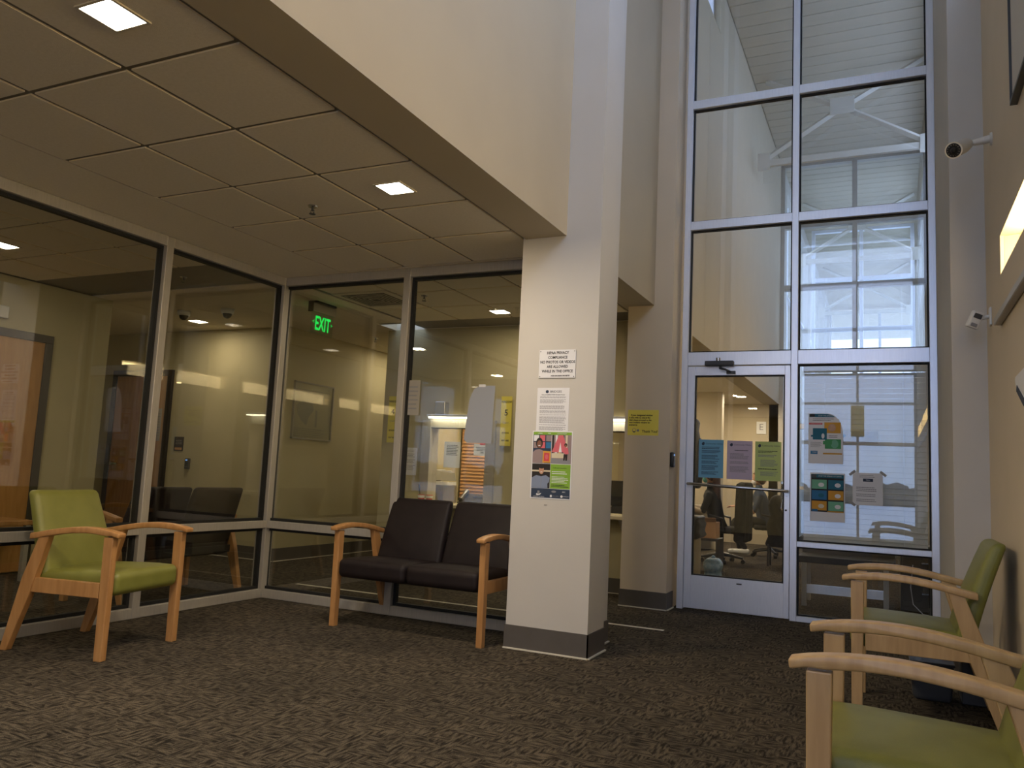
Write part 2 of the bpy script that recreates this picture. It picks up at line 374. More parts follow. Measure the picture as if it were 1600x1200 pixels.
# right pier and right wall
bm = B(); box(bm, .345, 1.0, 5.54, 7.26, 0, TALL+.02)
struct('wall_pier_right', 'pale wall return to the right of the glass storefront', 'column', bm, 'white_wall')
SL = [(-4.6, -2.4), (-2.1, .25), (.6, 2.95), (3.25, 4.85)]; Z0, Z1 = 2.26, 2.48
bm = B(); box(bm, .535, .70, -5.2, 5.54, 0, Z0); box(bm, .535, .70, -5.2, 5.54, Z1, 4.4); box(bm, .535, .70, -5.2, 5.54, 6.9, TALL+.02)
box(bm, .535, .70, 5.3, 5.54, 4.4, 6.9); box(bm, .535, .70, -5.2, -4.7, 4.4, 6.9)
e = -5.2
for a, b in SL: box(bm, .535, .70, e, a, Z0, Z1); e = b
box(bm, .535, .70, e, 5.54, Z0, Z1)
struct('wall_right', 'beige right wall with long recessed light slots', 'wall', bm, 'greige')
for i, (a, b) in enumerate(SL+[(8.0, 10.4), (11.0, 13.4)]):
    lt = thing('wall_slot_light', ['x', 'x', 'x', 'x', 'recessed warm light slot in the office wall just past the storefront', 'recessed warm light slot in the office wall farther down the hall'][i] if i > 3 else ['recessed warm light slot at the back end of the right wall', 'recessed warm light slot in the right wall behind the viewer', 'recessed warm light slot in the right wall above the nearest chair', 'glowing recessed light slot in the right wall beside the white pier'][i], 'light', (.535 if i < 4 else .66, a, Z0), (0, 0, 0), 'recessed light slots in the right wall')
    L = b-a; bm = B(); t = .006; H = Z1-Z0
    box(bm, 0.15, .163, 0.001, L-.001, 0.001, H-.001); box(bm, .001, .15, .001, L-.001, .001, t); box(bm, .001, .15, .001, L-.001, H-t, H-.001); box(bm, .001, .15, .001, t, t, H-t); box(bm, .001, .15, L-t, L-.001, t, H-t)
    obj('slot_housing', bm, 'cove_white', lt)
    obj('diffuser', bx(.140, .149, .02, L-.13, .012, H-.012), 'slotlens', lt)
    obj('light_tube', bx(.085, .125, .06, L-.16, .008, .026), 'slotlight', lt)
    bm = B()
    obj('end_reflector', prism(bm, [(.02, L-.008), (.148, L-.008), (.148, L-.12), (.13, L-.07), (.085, L-.03)], .008, Z1-Z0-.008, 'z'), 'cove_white', lt)
# unseen high windows added in the right wall to light the tall hall
def glazing(name, label, loc, rotz, xs, bays, mw=.055, depth=.11, mat='alu', glass='glass', gask=.012, skip=(), kind='window', rails=None):
    """local x along the wall, y through it, z up. bays[i] = list of (z centre, half height) rails of bay i"""
    w = struct(name, label, kind, loc=loc, rot=(0, 0, rotz)); h = depth/2
    ztop = max(z+hh for b in bays for z, hh in b)
    for x in xs: obj('mullion', bx(x-mw/2, x+mw/2, -h, h, 0, ztop, bev=.003), mat, w)
    for i, b in enumerate(bays):
        x0, x1 = xs[i]+mw/2, xs[i+1]-mw/2
        for z, hh in b: obj('transom', bx(x0, x1, -h+.002, h-.002, z-hh, z+hh, bev=.003), mat, w)
        bb = sorted(b)
        for k in range(len(bb)-1):
            if (i, k) in skip: continue
            z0, z1 = bb[k][0]+bb[k][1], bb[k+1][0]-bb[k+1][1]
            p = obj('glass_pane', bx(x0+.002, x1-.002, -.004, .004, z0+.002, z1-.002), glass, w)
            if gask:
                g = gask; bm = B()
                box(bm, x0, x0+g, -.02, .02, z0, z1); box(bm, x1-g, x1, -.02, .02, z0, z1); box(bm, x0+g, x1-g, -.02, .02, z0, z0+g); box(bm, x0+g, x1-g, -.02, .02, z1-g, z1)
                obj('gasket', bm, 'gasket', p)
    return w
glazing('window_5', 'unseen high window added in the right wall to light the tall hall', (.62, -4.7, 4.4), PI/2, [.03, 1.7, 3.35, 5.0, 6.65, 8.3, 9.97], [[(.03, .03), (2.47, .03)]]*6, gask=0)  # unseen clerestory put in to brighten the upper left wall
# ---- storefront
R0 = [(.022, .022), (.628, .0225), (2.20, .06), (3.437, .04), (4.603, .04), (5.77, .04), (6.94, .04), (7.37, .03)]
RD = [(2.20, .06), (3.437, .04), (4.603, .04), (5.77, .04), (6.94, .04), (7.37, .03)]
glazing('window_1', 'tall silver storefront of clear panes at the end of the lobby', (0, 7.2, 0), 0, [-1.675, -.735, .3175], [RD, R0])
# ---- hinged glass door
d = struct('door_1', 'silver framed glass door with three coloured notices', 'door', loc=(0, 7.2, 0))
obj('stile', bx(-1.644, -1.58, -.045, .005, .012, 2.132, bev=.003), 'alu', d); obj('stile', bx(-.812, -.766, -.045, .005, .012, 2.132, bev=.003), 'alu', d)
obj('top_rail', bx(-1.58, -.812, -.044, .004, 2.05, 2.132, bev=.003), 'alu', d); br = obj('bottom_rail', bx(-1.58, -.812, -.044, .004, .012, .295, bev=.003), 'alu', d)
gp = obj('glass_pane', bx(-1.578, -.814, -.022, -.015, .297, 2.048), 'glass', d)
bm = B(); box(bm, -1.58, -1.57, -.035, 0, .295, 2.05); box(bm, -.822, -.812, -.035, 0, .295, 2.05); box(bm, -1.57, -.822, -.035, 0, .295, .305); box(bm, -1.57, -.822, -.035, 0, 2.04, 2.05)
obj('gasket', bm, 'gasket', gp)
bm = B(); tube(bm, [(-1.612, -.05, 1.085), (-1.612, -.10, 1.085), (-1.59, -.115, 1.085), (-.80, -.115, 1.06), (-.782, -.10, 1.06), (-.782, -.05, 1.06)], .0135)
smooth_by_angle(obj('push_bar', bm, 'metal', d))
bm = B(); tube(bm, [(-.835, .01, 1.13), (-.835, .06, 1.12), (-.84, .075, 1.09), (-.845, .08, 1.0), (-.84, .075, .91), (-.825, .06, .885), (-.81, .01, .88)], .0125)
smooth_by_angle(obj('pull_handle', bm, 'metal', d))
obj('lock_cylinder', cyl(B(), (-.788, -.06, 1.035), (-.788, -.04, 1.035), .017), 'metal', d)
obj('latch_button', cyl(B(), (-.795, -.052, .9), (-.795, -.04, .9), .008), 'black', d)
obj('floor_bolt_cover', rbox(B(), .022, .004, .006, .0035, lambda p: p+Vector((-1.17, -.047, .255)), 2, 2), 'darkgrey', d)
dc = obj('door_closer', bx(-1.485, -1.235, -.115, -.062, 2.128, 2.172, bev=.008, seg=3), 'darkgrey', d)
obj('closer_shoe', cyl(B(), (-1.37, -.09, 2.17), (-1.37, -.09, 2.20), .02), 'metal', dc)
bm = B(); cyl(bm, (-1.35, -.09, 2.135), (-1.35, -.09, 2.10), .012); tube(bm, [(-1.35, -.10, 2.105), (-1.30, -.13, 2.09), (-1.26, -.06, 2.075)], .009); box(bm, -1.30, -1.225, -.075, -.045, 2.06, 2.085)
obj('closer_arm', bm, 'darkgrey', dc)
# ---- partitions of the lobby
RP = [(.035, .035), (.590, .03), (2.63, .036)]
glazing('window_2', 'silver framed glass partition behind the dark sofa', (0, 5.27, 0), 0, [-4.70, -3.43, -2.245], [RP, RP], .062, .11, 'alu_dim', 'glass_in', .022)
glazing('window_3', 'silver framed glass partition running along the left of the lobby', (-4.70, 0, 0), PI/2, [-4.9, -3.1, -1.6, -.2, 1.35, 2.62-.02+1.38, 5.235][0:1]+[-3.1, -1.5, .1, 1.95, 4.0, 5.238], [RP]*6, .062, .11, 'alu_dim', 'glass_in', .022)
# ---- window wall behind the viewer
glazing('window_4', 'tall window wall behind the viewer looking onto snow', (0, -5.25, 0), 0, [-1.88, -.66, .505], [[(.04, .04), (1.05, .03), (2.15, .04), (3.05, .03), (3.75, .06), (4.75, .04), (5.85, .04), (6.85, .05)]]*2, gask=0)
struct('wall_rear', 'wall behind the viewer above the tall window', 'wall', bx(-2.2, 1.0, -5.35, -5.15, 6.9, TALL+.02), 'cream')
struct('wall_rear_low', 'rear wall of the low lobby', 'wall', bx(-9.6, -1.91, -5.3, -5.0, 0, HC+.15), 'backwall')
struct('wall_rear_stub', 'wall stub beside the rear window', 'wall', bx(.53, 1.0, -5.35, -5.15, 0, TALL+.02), 'cream')
# ---- second and third glazed screens down the hall
RS = [(.03, .03), (1.1, .03), (2.25, .05), (3.60, .05), (4.92, .05), (6.15, .05), (7.37, .04)]
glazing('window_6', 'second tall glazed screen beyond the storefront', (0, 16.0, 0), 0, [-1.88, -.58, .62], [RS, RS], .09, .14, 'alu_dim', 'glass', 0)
glazing('window_7', 'third glazed screen far down the hall', (0, 20.5, 0), 0, [-1.68, -.60, .50], [RS, RS], .08, .12, 'alu', 'glass', 0)
glazing('window_8', 'end window wall at the far end of the hall', (0, 30.0, 0), 0, [-1.9, -1.1, -.3, .7], [[(.05, .05), (1.4, .04), (2.8, .05), (4.2, .05), (4.9, .05), (5.9, .05), (7.3, .05)]]*3, .09, .12, 'alu', 'glass', 0)
glazing('window_14', 'high window added in the right wall to light the office hall', (.75, 7.9, 5.5), PI/2, [.03, 1.9, 3.75, 5.6, 7.47], [[(.03, .03), (1.37, .03)]]*4, gask=0)  # clerestory put in to bring more daylight into the office hall
glazing('window_9', 'high clerestory window in the left office wall', (-2.05, 7.8, 6.75), PI/2, [.03, 1.87], [[(.03, .03), (.55, .03)]], gask=0)
OS = [(8.0, 10.4), (11.0, 13.4)]
bm = B(); box(bm, .66, .84, 7.26, 16, 0, Z0); box(bm, .66, .84, 7.26, 16, Z1, 5.5); box(bm, .66, .84, 7.26, 16, 6.9, TALL+.02); box(bm, .66, .84, 7.26, 7.9, 5.5, 6.9); box(bm, .66, .84, 15.4, 16, 5.5, 6.9)
e = 7.26
for a, b in OS: box(bm, .66, .84, e, a, Z0, Z1); e = b
box(bm, .66, .84, e, 16, Z0, Z1)
struct('wall_right_office', 'pale right wall of the office hall', 'wall', bm, 'cream')
for sx, nm in ((-2.1, 'left'), (.66, 'right')):
    bm = B(); box(bm, sx, sx+.22, 16, 30, 0, 3.2); box(bm, sx, sx+.22, 16, 30, 7.1, TALL+.02)
    yy = 16
    while yy < 30: box(bm, sx, sx+.22, yy, yy+.7, 3.2, 7.1); yy += 2.66
    struct('wall_%s_far' % nm, 'pale %s wall of the far hall with tall openings' % nm, 'wall', bm, 'white_wall')
    wg = struct('window_%d' % (10 if nm == 'left' else 11), 'tall windows added in the %s wall to let sky light into the far hall' % nm, 'window', loc=(sx+.11, 0, 0))  # side windows put in so sky light floods the far hall
    yy = 16.7
    while yy < 29.5:
        pn = obj('glass_pane', bx(-.004, .004, yy, yy+1.96, 3.2, 7.1), 'glass', wg)
        obj('transom', bx(-.03, .03, yy, yy+1.96, 5.1, 5.16), 'alu', wg); obj('mullion', bx(-.03, .03, yy+.95, yy+1.01, 3.2, 7.1), 'alu', wg); yy += 2.66
# ---- reception window wall
OP = [(-4.56, -3.86), (-2.95, -2.25)]; OZ0, OZ1 = .755, 1.56
bm = B(); box(bm, -5.2, -1.9, 7.6, 7.74, 0, OZ0); box(bm, -5.2, -1.9, 7.6, 7.74, OZ1, HC); e = -5.2
for a, b in OP: box(bm, e, a, 7.6, 7.74, OZ0, OZ1); e = b
box(bm, e, -1.9, 7.6, 7.74, OZ0, OZ1)
struct('wall_reception', 'khaki reception wall with two service windows', 'wall', bm, 'backwall')
struct('wall_corridor_right', 'wall between the corridor and the office', 'wall', bx(-5.2, -5.08, 7.74, 16, 0, HC), 'backwall')
for k, (a, b) in enumerate(OP):
    w = struct('window_%d' % (12+k), ['service window with grey frame behind the sofa', 'service window with grey frame seen past the column'][k], 'window', loc=(0, 7.6, 0))
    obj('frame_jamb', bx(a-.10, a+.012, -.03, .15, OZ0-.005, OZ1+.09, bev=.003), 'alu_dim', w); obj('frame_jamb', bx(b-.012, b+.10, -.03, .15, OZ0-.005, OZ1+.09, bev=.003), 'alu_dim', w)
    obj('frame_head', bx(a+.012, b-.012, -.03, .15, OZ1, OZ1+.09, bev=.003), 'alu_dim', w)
    obj('glass_pane', bx(a+.012, b-.012, .05, .056, OZ0+.12, OZ1), 'glass', w)
    c = thing('service_counter', ['cream counter shelf under the service window behind the sofa', 'cream counter shelf glimpsed between column and pier'][k], 'counter', ((a+b)/2, 7.6, .715), (0, 0, 0))
    obj('counter_top', bx(-.62+.12*k, .62-.2*k, -.27, -.002, 0, .036, bev=.004), 'laminate', c); obj('support_bracket', prism(B(), [(-.22, 0), (-.002, 0), (-.002, -.2)], -.3, -.27, 'x'), 'alu_dim', c); obj('support_bracket', prism(B(), [(-.22, 0), (-.002, 0), (-.002, -.2)], .27, .3, 'x'), 'alu_dim', c)
    t = thing('task_light', ['slim lit task light above the service window behind the sofa', 'slim lit task light glimpsed between column and pier'][k], 'light', ((a+b)/2+.0, 7.6, 1.66))
    obj('housing', bx(-.34, .34, -.13, -.03, .014, .04, bev=.004), 'alu', t); obj('tube', bx(-.32, .32, -.125, -.035, 0, .014), 'tasklight', t); obj('wall_bracket', bx(-.26, -.14, -.1, 0, .04, .18, bev=.004), 'metal', t)
# ---- side room walls and doors
struct('wall_left', 'khaki wall of the side room behind the left glass', 'wall', bx(-7.4, -7.2, -5, 5.55, 0, HC), 'backwall')
bm = B(); box(bm, -9.6, -6.25, 7.15, 7.3, 0, HC)
struct('wall_side_end', 'khaki end wall with card reader behind the left glass', 'wall', bm, 'backwall')
struct('wall_recess', 'wall at the far left of the side room', 'wall', bx(-9.6, -9.4, 5.5, 7.2, 0, HC), 'backwall')
struct('wall_recess_return', 'return wall of the side room recess', 'wall', bx(-9.5, -7.4, 5.4, 5.55, 0, HC), 'backwall')
struct('wall_corridor_left', 'left wall of the corridor beyond the far glass', 'wall', bx(-6.4, -6.25, 7.3, 12.2, 0, HC), 'backwall')
struct('wall_corridor_end', 'end wall of the corridor', 'wall', bx(-6.4, -5.1, 12.1, 12.3, 0, HC), 'backwall')
def wood_door(name, label, loc, rotz, w, h=2.11, f=.075, swing=None):
    d = struct(name, label, 'door', loc=loc, rot=(0, 0, rotz))
    obj('jamb', bx(-w/2-f, -w/2, -.02, .03, 0, h, bev=.003), 'darkbrown', d); obj('jamb', bx(w/2, w/2+f, -.02, .03, 0, h, bev=.003), 'darkbrown', d)
    obj('head', bx(-w/2-f, w/2+f, -.02, .03, h, h+f, bev=.003), 'darkbrown', d)
    lf = obj('door_leaf', bx(-w/2, w/2, -.008, .02, .01, h, bev=.003), 'door_wood', d)
    bm = B(); cyl(bm, (-w/2+.07, -.008, 1.0), (-w/2+.07, -.05, 1.0), .022); tube(bm, [(-w/2+.07, -.05, 1.0), (-w/2+.19, -.055, 1.0)], .01)
    obj('lever_handle', bm, 'metal', lf); return d
wood_door('door_2', 'brown wooden door in a dark frame behind the left glass', (-7.2+.02, 4.415, 0), PI/2, .90)
wood_door('door_3', 'wooden door in a dark frame beside the card reader', (-8.55, 7.13, 0), 0, .90)
# ---- office back walls
struct('wall_office_back', 'cream back wall of the office', 'wall', bx(-5.2, -1.9, 16, 16.15, 0, HC+.15), 'cream')
struct('wall_office_nib', 'short wall nib in the office ceiling bay', 'wall', bx(-3.6, -2.6, 13.9, 14.1, 0, HC), 'cream')
# ---- baseboards with pale floor edge
def baseb(name, segs, hgt=.145, t=.008):
    b = struct(name, 'dark vinyl baseboard', 'baseboard')
    bm = B(); bm2 = B()
    for ax, c, a0, a1, n in segs:   # ax: plane axis, c: plane coordinate, n: outward sign
        if ax == 'y': y0, y1 = sorted((c, c+n*t)); box(bm, a0, a1, y0, y1, 0, hgt); y0, y1 = sorted((c, c+n*.02)); box(bm2, a0, a1, y0, y1, .0, .008)
        else: x0, x1 = sorted((c, c+n*t)); box(bm, x0, x1, a0, a1, 0, hgt); x0, x1 = sorted((c, c+n*.02)); box(bm2, x0, x1, a0, a1, .0, .008)
    obj('cove_strip', bm, 'base', b); obj('toe_edge', bm2, 'tape', b); return b
def bl(o, s): o['label'] = s
bl(baseb('baseboard_column', [('y', 4.754, -2.228, -1.662, -1), ('x', -1.67, 4.746, 5.068, 1), ('x', -1.74, 5.068, 5.348, 1), ('y', 5.34, -2.1, -1.74, 1)]), 'dark grey vinyl baseboard round the notice column')
bl(baseb('baseboard_pier', [('y', 6.93, -2.158, -1.732, -1), ('x', -1.74, 6.93, 7.14, 1)]), 'dark grey vinyl baseboard round the pier by the glass door')
bl(baseb('baseboard_right', [('x', .535, -5.1, 5.53, -1), ('x', .345, 5.54, 7.14, -1), ('y', 5.54, .337, .535, -1)]), 'dark vinyl baseboard along the right wall')
bl(baseb('baseboard_back', [('y', 7.6, -5.2, -1.9, -1), ('x', -6.25, 7.3, 12.1, 1), ('y', 7.15, -8.0, -6.25, -1), ('x', -6.25, 7.15, 7.3, 1), ('x', -5.2, 7.6, 12.1, -1)]), 'dark vinyl baseboard along the reception and corridor walls')
bl(baseb('baseboard_left', [('x', -7.2, -5, 3.85, 1), ('x', -7.2, 4.98, 5.55, 1)]), 'dark vinyl baseboard of the side room')
tag(obj('floor_tape', bx(-4.95, -1.52, 5.995, 6.035, .0, .002), 'tape'), 'long strip of pale tape across the carpet beyond the column', 'tape')
# ---- outside ground
struct('ground_outside', 'snowy ground outside the windows', 'ground', bx(-60, 60, -90, -5.4, -.3, -.14), 'snow')
struct('ground_beyond', 'snowy ground beyond the far end of the hall', 'ground', bx(-60, 60, 36.2, 90, -.3, -.14), 'snow')
bm = B(); rr = random.Random(3)
for i in range(120): sphere(bm, (-50+i*.85+rr.uniform(-.5, .5), -70+rr.uniform(-3, 3), rr.uniform(-.3, .6)), rr.uniform(.9, 1.8), None, rr.uniform(1, 2.4), 8, 5)
tag(obj('tree_line', bm, 'tree'), 'low dark line of bare trees on the snowy horizon', 'trees', None, 'stuff')
# ---- steel trusses of the tall hall
def truss(Y, label, zc=6.05, mat='steel_white'):
    t = thing('roof_truss', label, 'truss', (-.62, Y, zc), (0, 0, 0), 'white steel trusses across the tall hall')
    obj('chord', bx(-1.2, 1.18, -.03, .03, -.05, .05, bev=.004), mat, t)
    for s in (-1, 1):
        p = obj('brace', tube(B(), [(s*1.12, 0, .06), (s*.08, 0, .70)], .045, 4), mat, t)
        obj('brace', tube(B(), [(s*.08, 0, .78), (s*1.1, 0, 1.33)], .045, 4), mat, t)
        obj('end_plate', bx(s*1.12-.09, s*1.12+.09, -.045, -.032, -.12, .16, bev=.003), mat, t)
    obj('gusset_plate', bx(-.17, .17, -.06, -.047, .62, .88, bev=.003), mat, t)
for Yt, lb in ((12.4, 'nearest steel truss seen through the storefront'), (18.3, 'steel truss just beyond the second glazed screen'), (24, 'faint steel truss far down the hall'), (1.5, 'steel truss high above the viewer'), (-3, 'steel truss near the rear window wall')):
    truss(Yt, lb)

# ================================================================== SEATING
def side_frame(mats, root, x, s):
    """one side of a chair at local x; s = outward sign. front is -y, y=0 at the front face of the front leg"""
    w = .021
    obj('front_leg', prism(B(), [(-.01, .0), (.038, 0), (.046, .650), (-.014, .650)], x-w, x+w, 'x', .004), mats, root)
    obj('rear_leg', prism(B(), [(.615, 0), (.66, 0), (.585, .30), (.56, .40), (.475, .625), (.405, .64), (.475, .40), (.50, .31)], x-w, x+w, 'x', .004), mats, root)
    obj('side_rail', prism(B(), [(.05, .325), (.50, .325), (.475, .405), (.05, .405)], x-w*.7, x+w*.7, 'x', .003), mats, root)
    top = []; bot = []
    N = 14
    for i in range(N+1):
        t = i/N; yy = -.055 + .585*t
        z = .674 + .036*math.sin(PI*min(1, t*1.02)**.85) - .03*t
        top.append((yy, z)); bot.append((yy+.003*(1 if t < .1 else 0), z-(.034 if t > .08 else .026)))
    a = obj('armrest', prism(B(), top + bot[::-1], x-.03, x+.03, 'x', .007, 3), mats, root); smooth_by_angle(a, 35)
def cushion_seat(root, x0, x1, mat, name='seat'):
    hx = (x1-x0)/2; cx = (x0+x1)/2; hy, hz = .270, .066
    def f(p):
        q = p.copy()
        t = (q.y+hy)/(2*hy)             # 0 front, 1 back
        q.z += .012*(1-(q.x/hx)**2)*(1 if p.z > 0 else .2) * math.sin(PI*max(0, min(1, t)))
        q.z += -.022*t + (-.006*(1-t/.25)**2 if t < .25 and p.z > 0 else 0)
        return q + Vector((cx, .250, .400))
    return obj(name, rbox(B(), hx, hy, hz, .038, f), mat, root, True)
def cushion_back(root, x0, x1, mat, name='backrest', zt=.875):
    hx = (x1-x0)/2; cx = (x0+x1)/2; hz = (zt-.40)/2; hy = .036
    def f(p):
        t = (p.z+hz)/(2*hz)
        sx = 1 - .07*t**1.5
        y = p.y*(1.25-.35*t) + .475 + .155*t**1.15 - .018*math.cos(PI*p.x/hx/2)*math.sin(PI*t)
        return Vector((cx+p.x*sx, y, .40 + (p.z+hz)))
    return obj(name, rbox(B(), hx, hy, hz, .030, f), mat, root, True)
def make_chair(label, loc, rz, wood, vinyl, group):
    c = thing('lobby_armchair', label, 'chair', loc, (0, 0, rz), group)
    for s in (-1, 1): side_frame(wood, c, s*.288, s)
    cushion_seat(c, -.262, .262, vinyl); cushion_back(c, -.262, .262, vinyl)
    obj('front_rail', bx(-.27, .27, .09, .115, .322, .35, bev=.002), wood, c)
    obj('back_rail', bx(-.27, .27, .50, .525, .33, .39, bev=.002), wood, c)
    return c
def make_sofa(label, loc, rz, wood, vinyl, group):
    c = thing('two_seat_sofa', label, 'sofa', loc, (0, 0, rz), group)
    for s in (-1, 1): side_frame(wood, c, s*.57, s)
    for a, b in ((-.545, -.003), (.003, .545)):
        cushion_seat(c, a, b, vinyl); cushion_back(c, a, b, vinyl)
    obj('front_rail', bx(-.55, .55, .09, .115, .322, .35, bev=.002), 'black', c)
    obj('back_rail', bx(-.55, .55, .50, .525, .33, .39, bev=.002), 'black', c)
    return c
G1 = 'green armchairs along the lobby walls'
make_chair('green armchair facing right beside the left glass partition', (-3.855, 3.37, 0), math.radians(100.4), 'maple', 'green', G1)
make_chair('nearest green armchair at the bottom right corner, by the right wall', (-.175, 2.45, 0), -PI/2, 'maple_pale', 'green', G1)
make_chair('farther green armchair by the right wall, in front of the white pier', (-.165, 4.67, 0), -PI/2, 'maple_pale', 'green', G1)
make_sofa('dark two-seat sofa in front of the far glass partition beside the column', (-2.91, 4.63, 0), 0, 'maple', 'black_vinyl', 'dark two-seat sofas')
make_sofa('dark two-seat sofa turned away behind the left glass partition', (-5.60, 4.72, 0), -PI/2, 'maple', 'black_vinyl', 'dark two-seat sofas')
t = thing('side_table', 'low wooden side table behind the glass at the far left', 'table', (-6.9, 4.0, 0))
obj('table_top', bx(-.25, .25, -.55, .6, .47, .51, bev=.005), 'maple', t)
for a in (-.22, .22):
    for b in (-.5, .55): obj('leg', bx(a-.02, a+.02, b-.02, b+.02, 0, .47), 'alu_dim', t)
# things on the floor under the far chair
t = thing('storage_tub', 'slate blue plastic tub on the carpet under the farther green chair', 'tub', (.195, 5.03, 0))
def tubf(p): 
    k = .86+.14*(p.z+.1)/.2
    return Vector((p.x*k*.85, p.y*k*.85, p.z+.1))
obj('tub_body', rbox(B(), .125, .10, .10, .03, tubf, 4, 3), 'slate', t, True); obj('rim', bx(-.109, .109, -.088, .088, .188, .202, bev=.005), 'slate', t)
t = thing('waste_box', 'slate grey box on the carpet beside the tub under the farther green chair', 'box', (.405, 5.09, 0))
obj('box_body', bx(-.07, .07, -.09, .09, 0, .27, bev=.006, seg=2), 'slate', t); obj('box_lid', bx(-.075, .075, -.095, .095, .27, .285, bev=.004), 'darkgrey', t)

# ================================================================== CEILING FIXTURES
def downlight(label, x, y, z=HC, s=.078, grp='square downlights in the low ceilings', power=None, warm=(1, .80, .55)):
    t = thing('square_downlight', label, 'light', (x, y, z), (0, 0, 0), grp)
    bm = B(); o = s+.012
    box(bm, -o, o, -o, -s, -.006, .004); box(bm, -o, o, s, o, -.006, .004); box(bm, -o, -s, -s, s, -.006, .004); box(bm, s, o, -s, s, -.006, .004)
    obj('trim_ring', bm, 'tee', t); obj('lens', bx(-s, s, -s, s, -.003, .004), 'opal', t)
    l = bpy.data.lights.new('downlight_lamp', 'AREA'); l.shape = 'SQUARE'; l.size = 2*s; l.energy = power or DOWNLIGHT_W; l.color = warm
    lo = bpy.data.objects.new('lamp', l); C.objects.link(lo); lo.parent = t; lo.location = (0, 0, -.012)
    return t
for x, y, lb in ((-2.521, 1.823, 'square lit downlight nearest the viewer at the upper left'), (-2.521, 3.653, 'square lit downlight in the tile nearest the column'),
                 (-2.521, -.007, 'square downlight just behind the viewer'), (-2.521, -2.4, 'square downlight in the rear of the lobby')):
    downlight(lb, x, y)
for x, y, lb in ((-6.19, 3.77, 'lit downlight behind the left glass at the edge of the picture'), (-7.16, 6.64, 'lit downlight between the two dome cameras'), (-5.55, 1.75, 'lit downlight in the side room near its glass'),
                 (-5.7, -.9, 'lit downlight at the rear of the side room'), (-5.72, 9.0, 'lit downlight in the side corridor'), (-5.7, 11.1, 'lit downlight at the end of the side corridor')):
    downlight(lb, x, y, power=5.5)
for x, y, lb in ((-3.44, 6.9, 'lit downlight added to brighten the service window wall'), (-2.4, 14.6, 'lit downlight over the office bay'), (-4.1, 8.4, 'unseen downlight placed to brighten the reception desks'), (-3.2, 12.2, 'downlight over the office workers')):
    downlight(lb, x, y, power=40 if y > 7.5 else 7)  # service wall lamp added, desk lamp placed, to brighten those spots
def sprinkler(x, y, lb):
    t = thing('sprinkler', lb, 'sprinkler', (x, y, HC), (0, 0, 0), 'ceiling sprinklers')
    obj('escutcheon', cyl(B(), (0, 0, 0), (0, 0, -.008), .032, .026), 'metal', t)
    bm = B(); cyl(bm, (0, 0, -.008), (0, 0, -.03), .008); cyl(bm, (0, 0, -.048), (0, 0, -.051), .02, n=12); tube(bm, [(-.012, 0, -.028), (-.014, 0, -.04), (0, 0, -.049)], .003, 6); tube(bm, [(.012, 0, -.028), (.014, 0, -.04), (0, 0, -.049)], .003, 6)
    obj('sprinkler_head', bm, 'darkgrey', t)
for a in ((-3.192, 3.765, 'sprinkler head in the lobby ceiling tile'), (-3.819, 6.106, 'sprinkler head beyond the far glass near the vent'), (-5.565, 4.956, 'sprinkler head behind the left glass'), (-5.66, 8.0, 'small sprinkler head in the side corridor')): sprinkler(*a)
for x, y, lb in ((-6.832, 6.134, 'white dome camera left of the ceiling light behind the glass'), (-6.243, 6.164, 'white dome camera nearer the corner mullion behind the glass')):
    t = thing('dome_camera', lb, 'camera', (x, y, HC), (0, 0, 0), 'dome cameras')
    obj('camera_base', cyl(B(), (0, 0, 0), (0, 0, -.05), .07, .062, 20), 'white_plastic', t, True); obj('dark_dome', sphere(B(), (0, 0, -.05), .048, None, .05), 'black', t, True)
# exit sign
t = thing('exit_sign', 'green lettered exit sign hanging beyond the far glass', 'sign', (-5.02, 6.185, HC), FACE_POS_X)
obj('canopy', bx(-.15, .15, -.02, 0, -.05, .05, bev=.003), 'black', t); obj('housing', bx(-.168, .185, -.10, -.02, -.022, .022, bev=.004), 'alu_dim', t)
obj('end_cap', bx(-.19, -.168, -.11, -.01, -.026, .026, bev=.003), 'black', t); obj('acrylic_panel', bx(-.165, .165, -.315, -.10, -.004, .004), 'acrylic', t)
e = bpy.data.objects.new('sign_face', None); C.objects.link(e); e.parent = t
text(e, 'EXIT', 0.005, -.212, .19, 'exitg', z=.006, bold=.004, sx=.60)
text(e, '<', -.135, -.20, .06, 'exitg', z=.006); text(e, '>', .14, -.20, .06, 'exitg', z=.006)
# ceiling air diffuser
t = thing('ceiling_vent', 'square louvred air vent in the ceiling beyond the far glass', 'vent', (-4.355, 6.13, HC))
obj('vent_frame', bx(-.30, .30, -.30, .30, -.006, .004, bev=.002), 'tee', t); obj('vent_throat_shade', bx(-.235, .235, -.235, .235, -.008, 0), 'gasket', t)  # flat black plate stands in for the shaded depth of the vent
for i, s in enumerate((.215, .175, .135, .095, .055)):
    bm = B(); w = .007
    for a in ((-s, s, -s, -s+w), (-s, s, s-w, s), (-s, -s+w, -s+w, s-w), (s-w, s, -s+w, s-w)): box(bm, *a, -.0105, -.0085)
    obj('louvre', bm, 'tee', t)

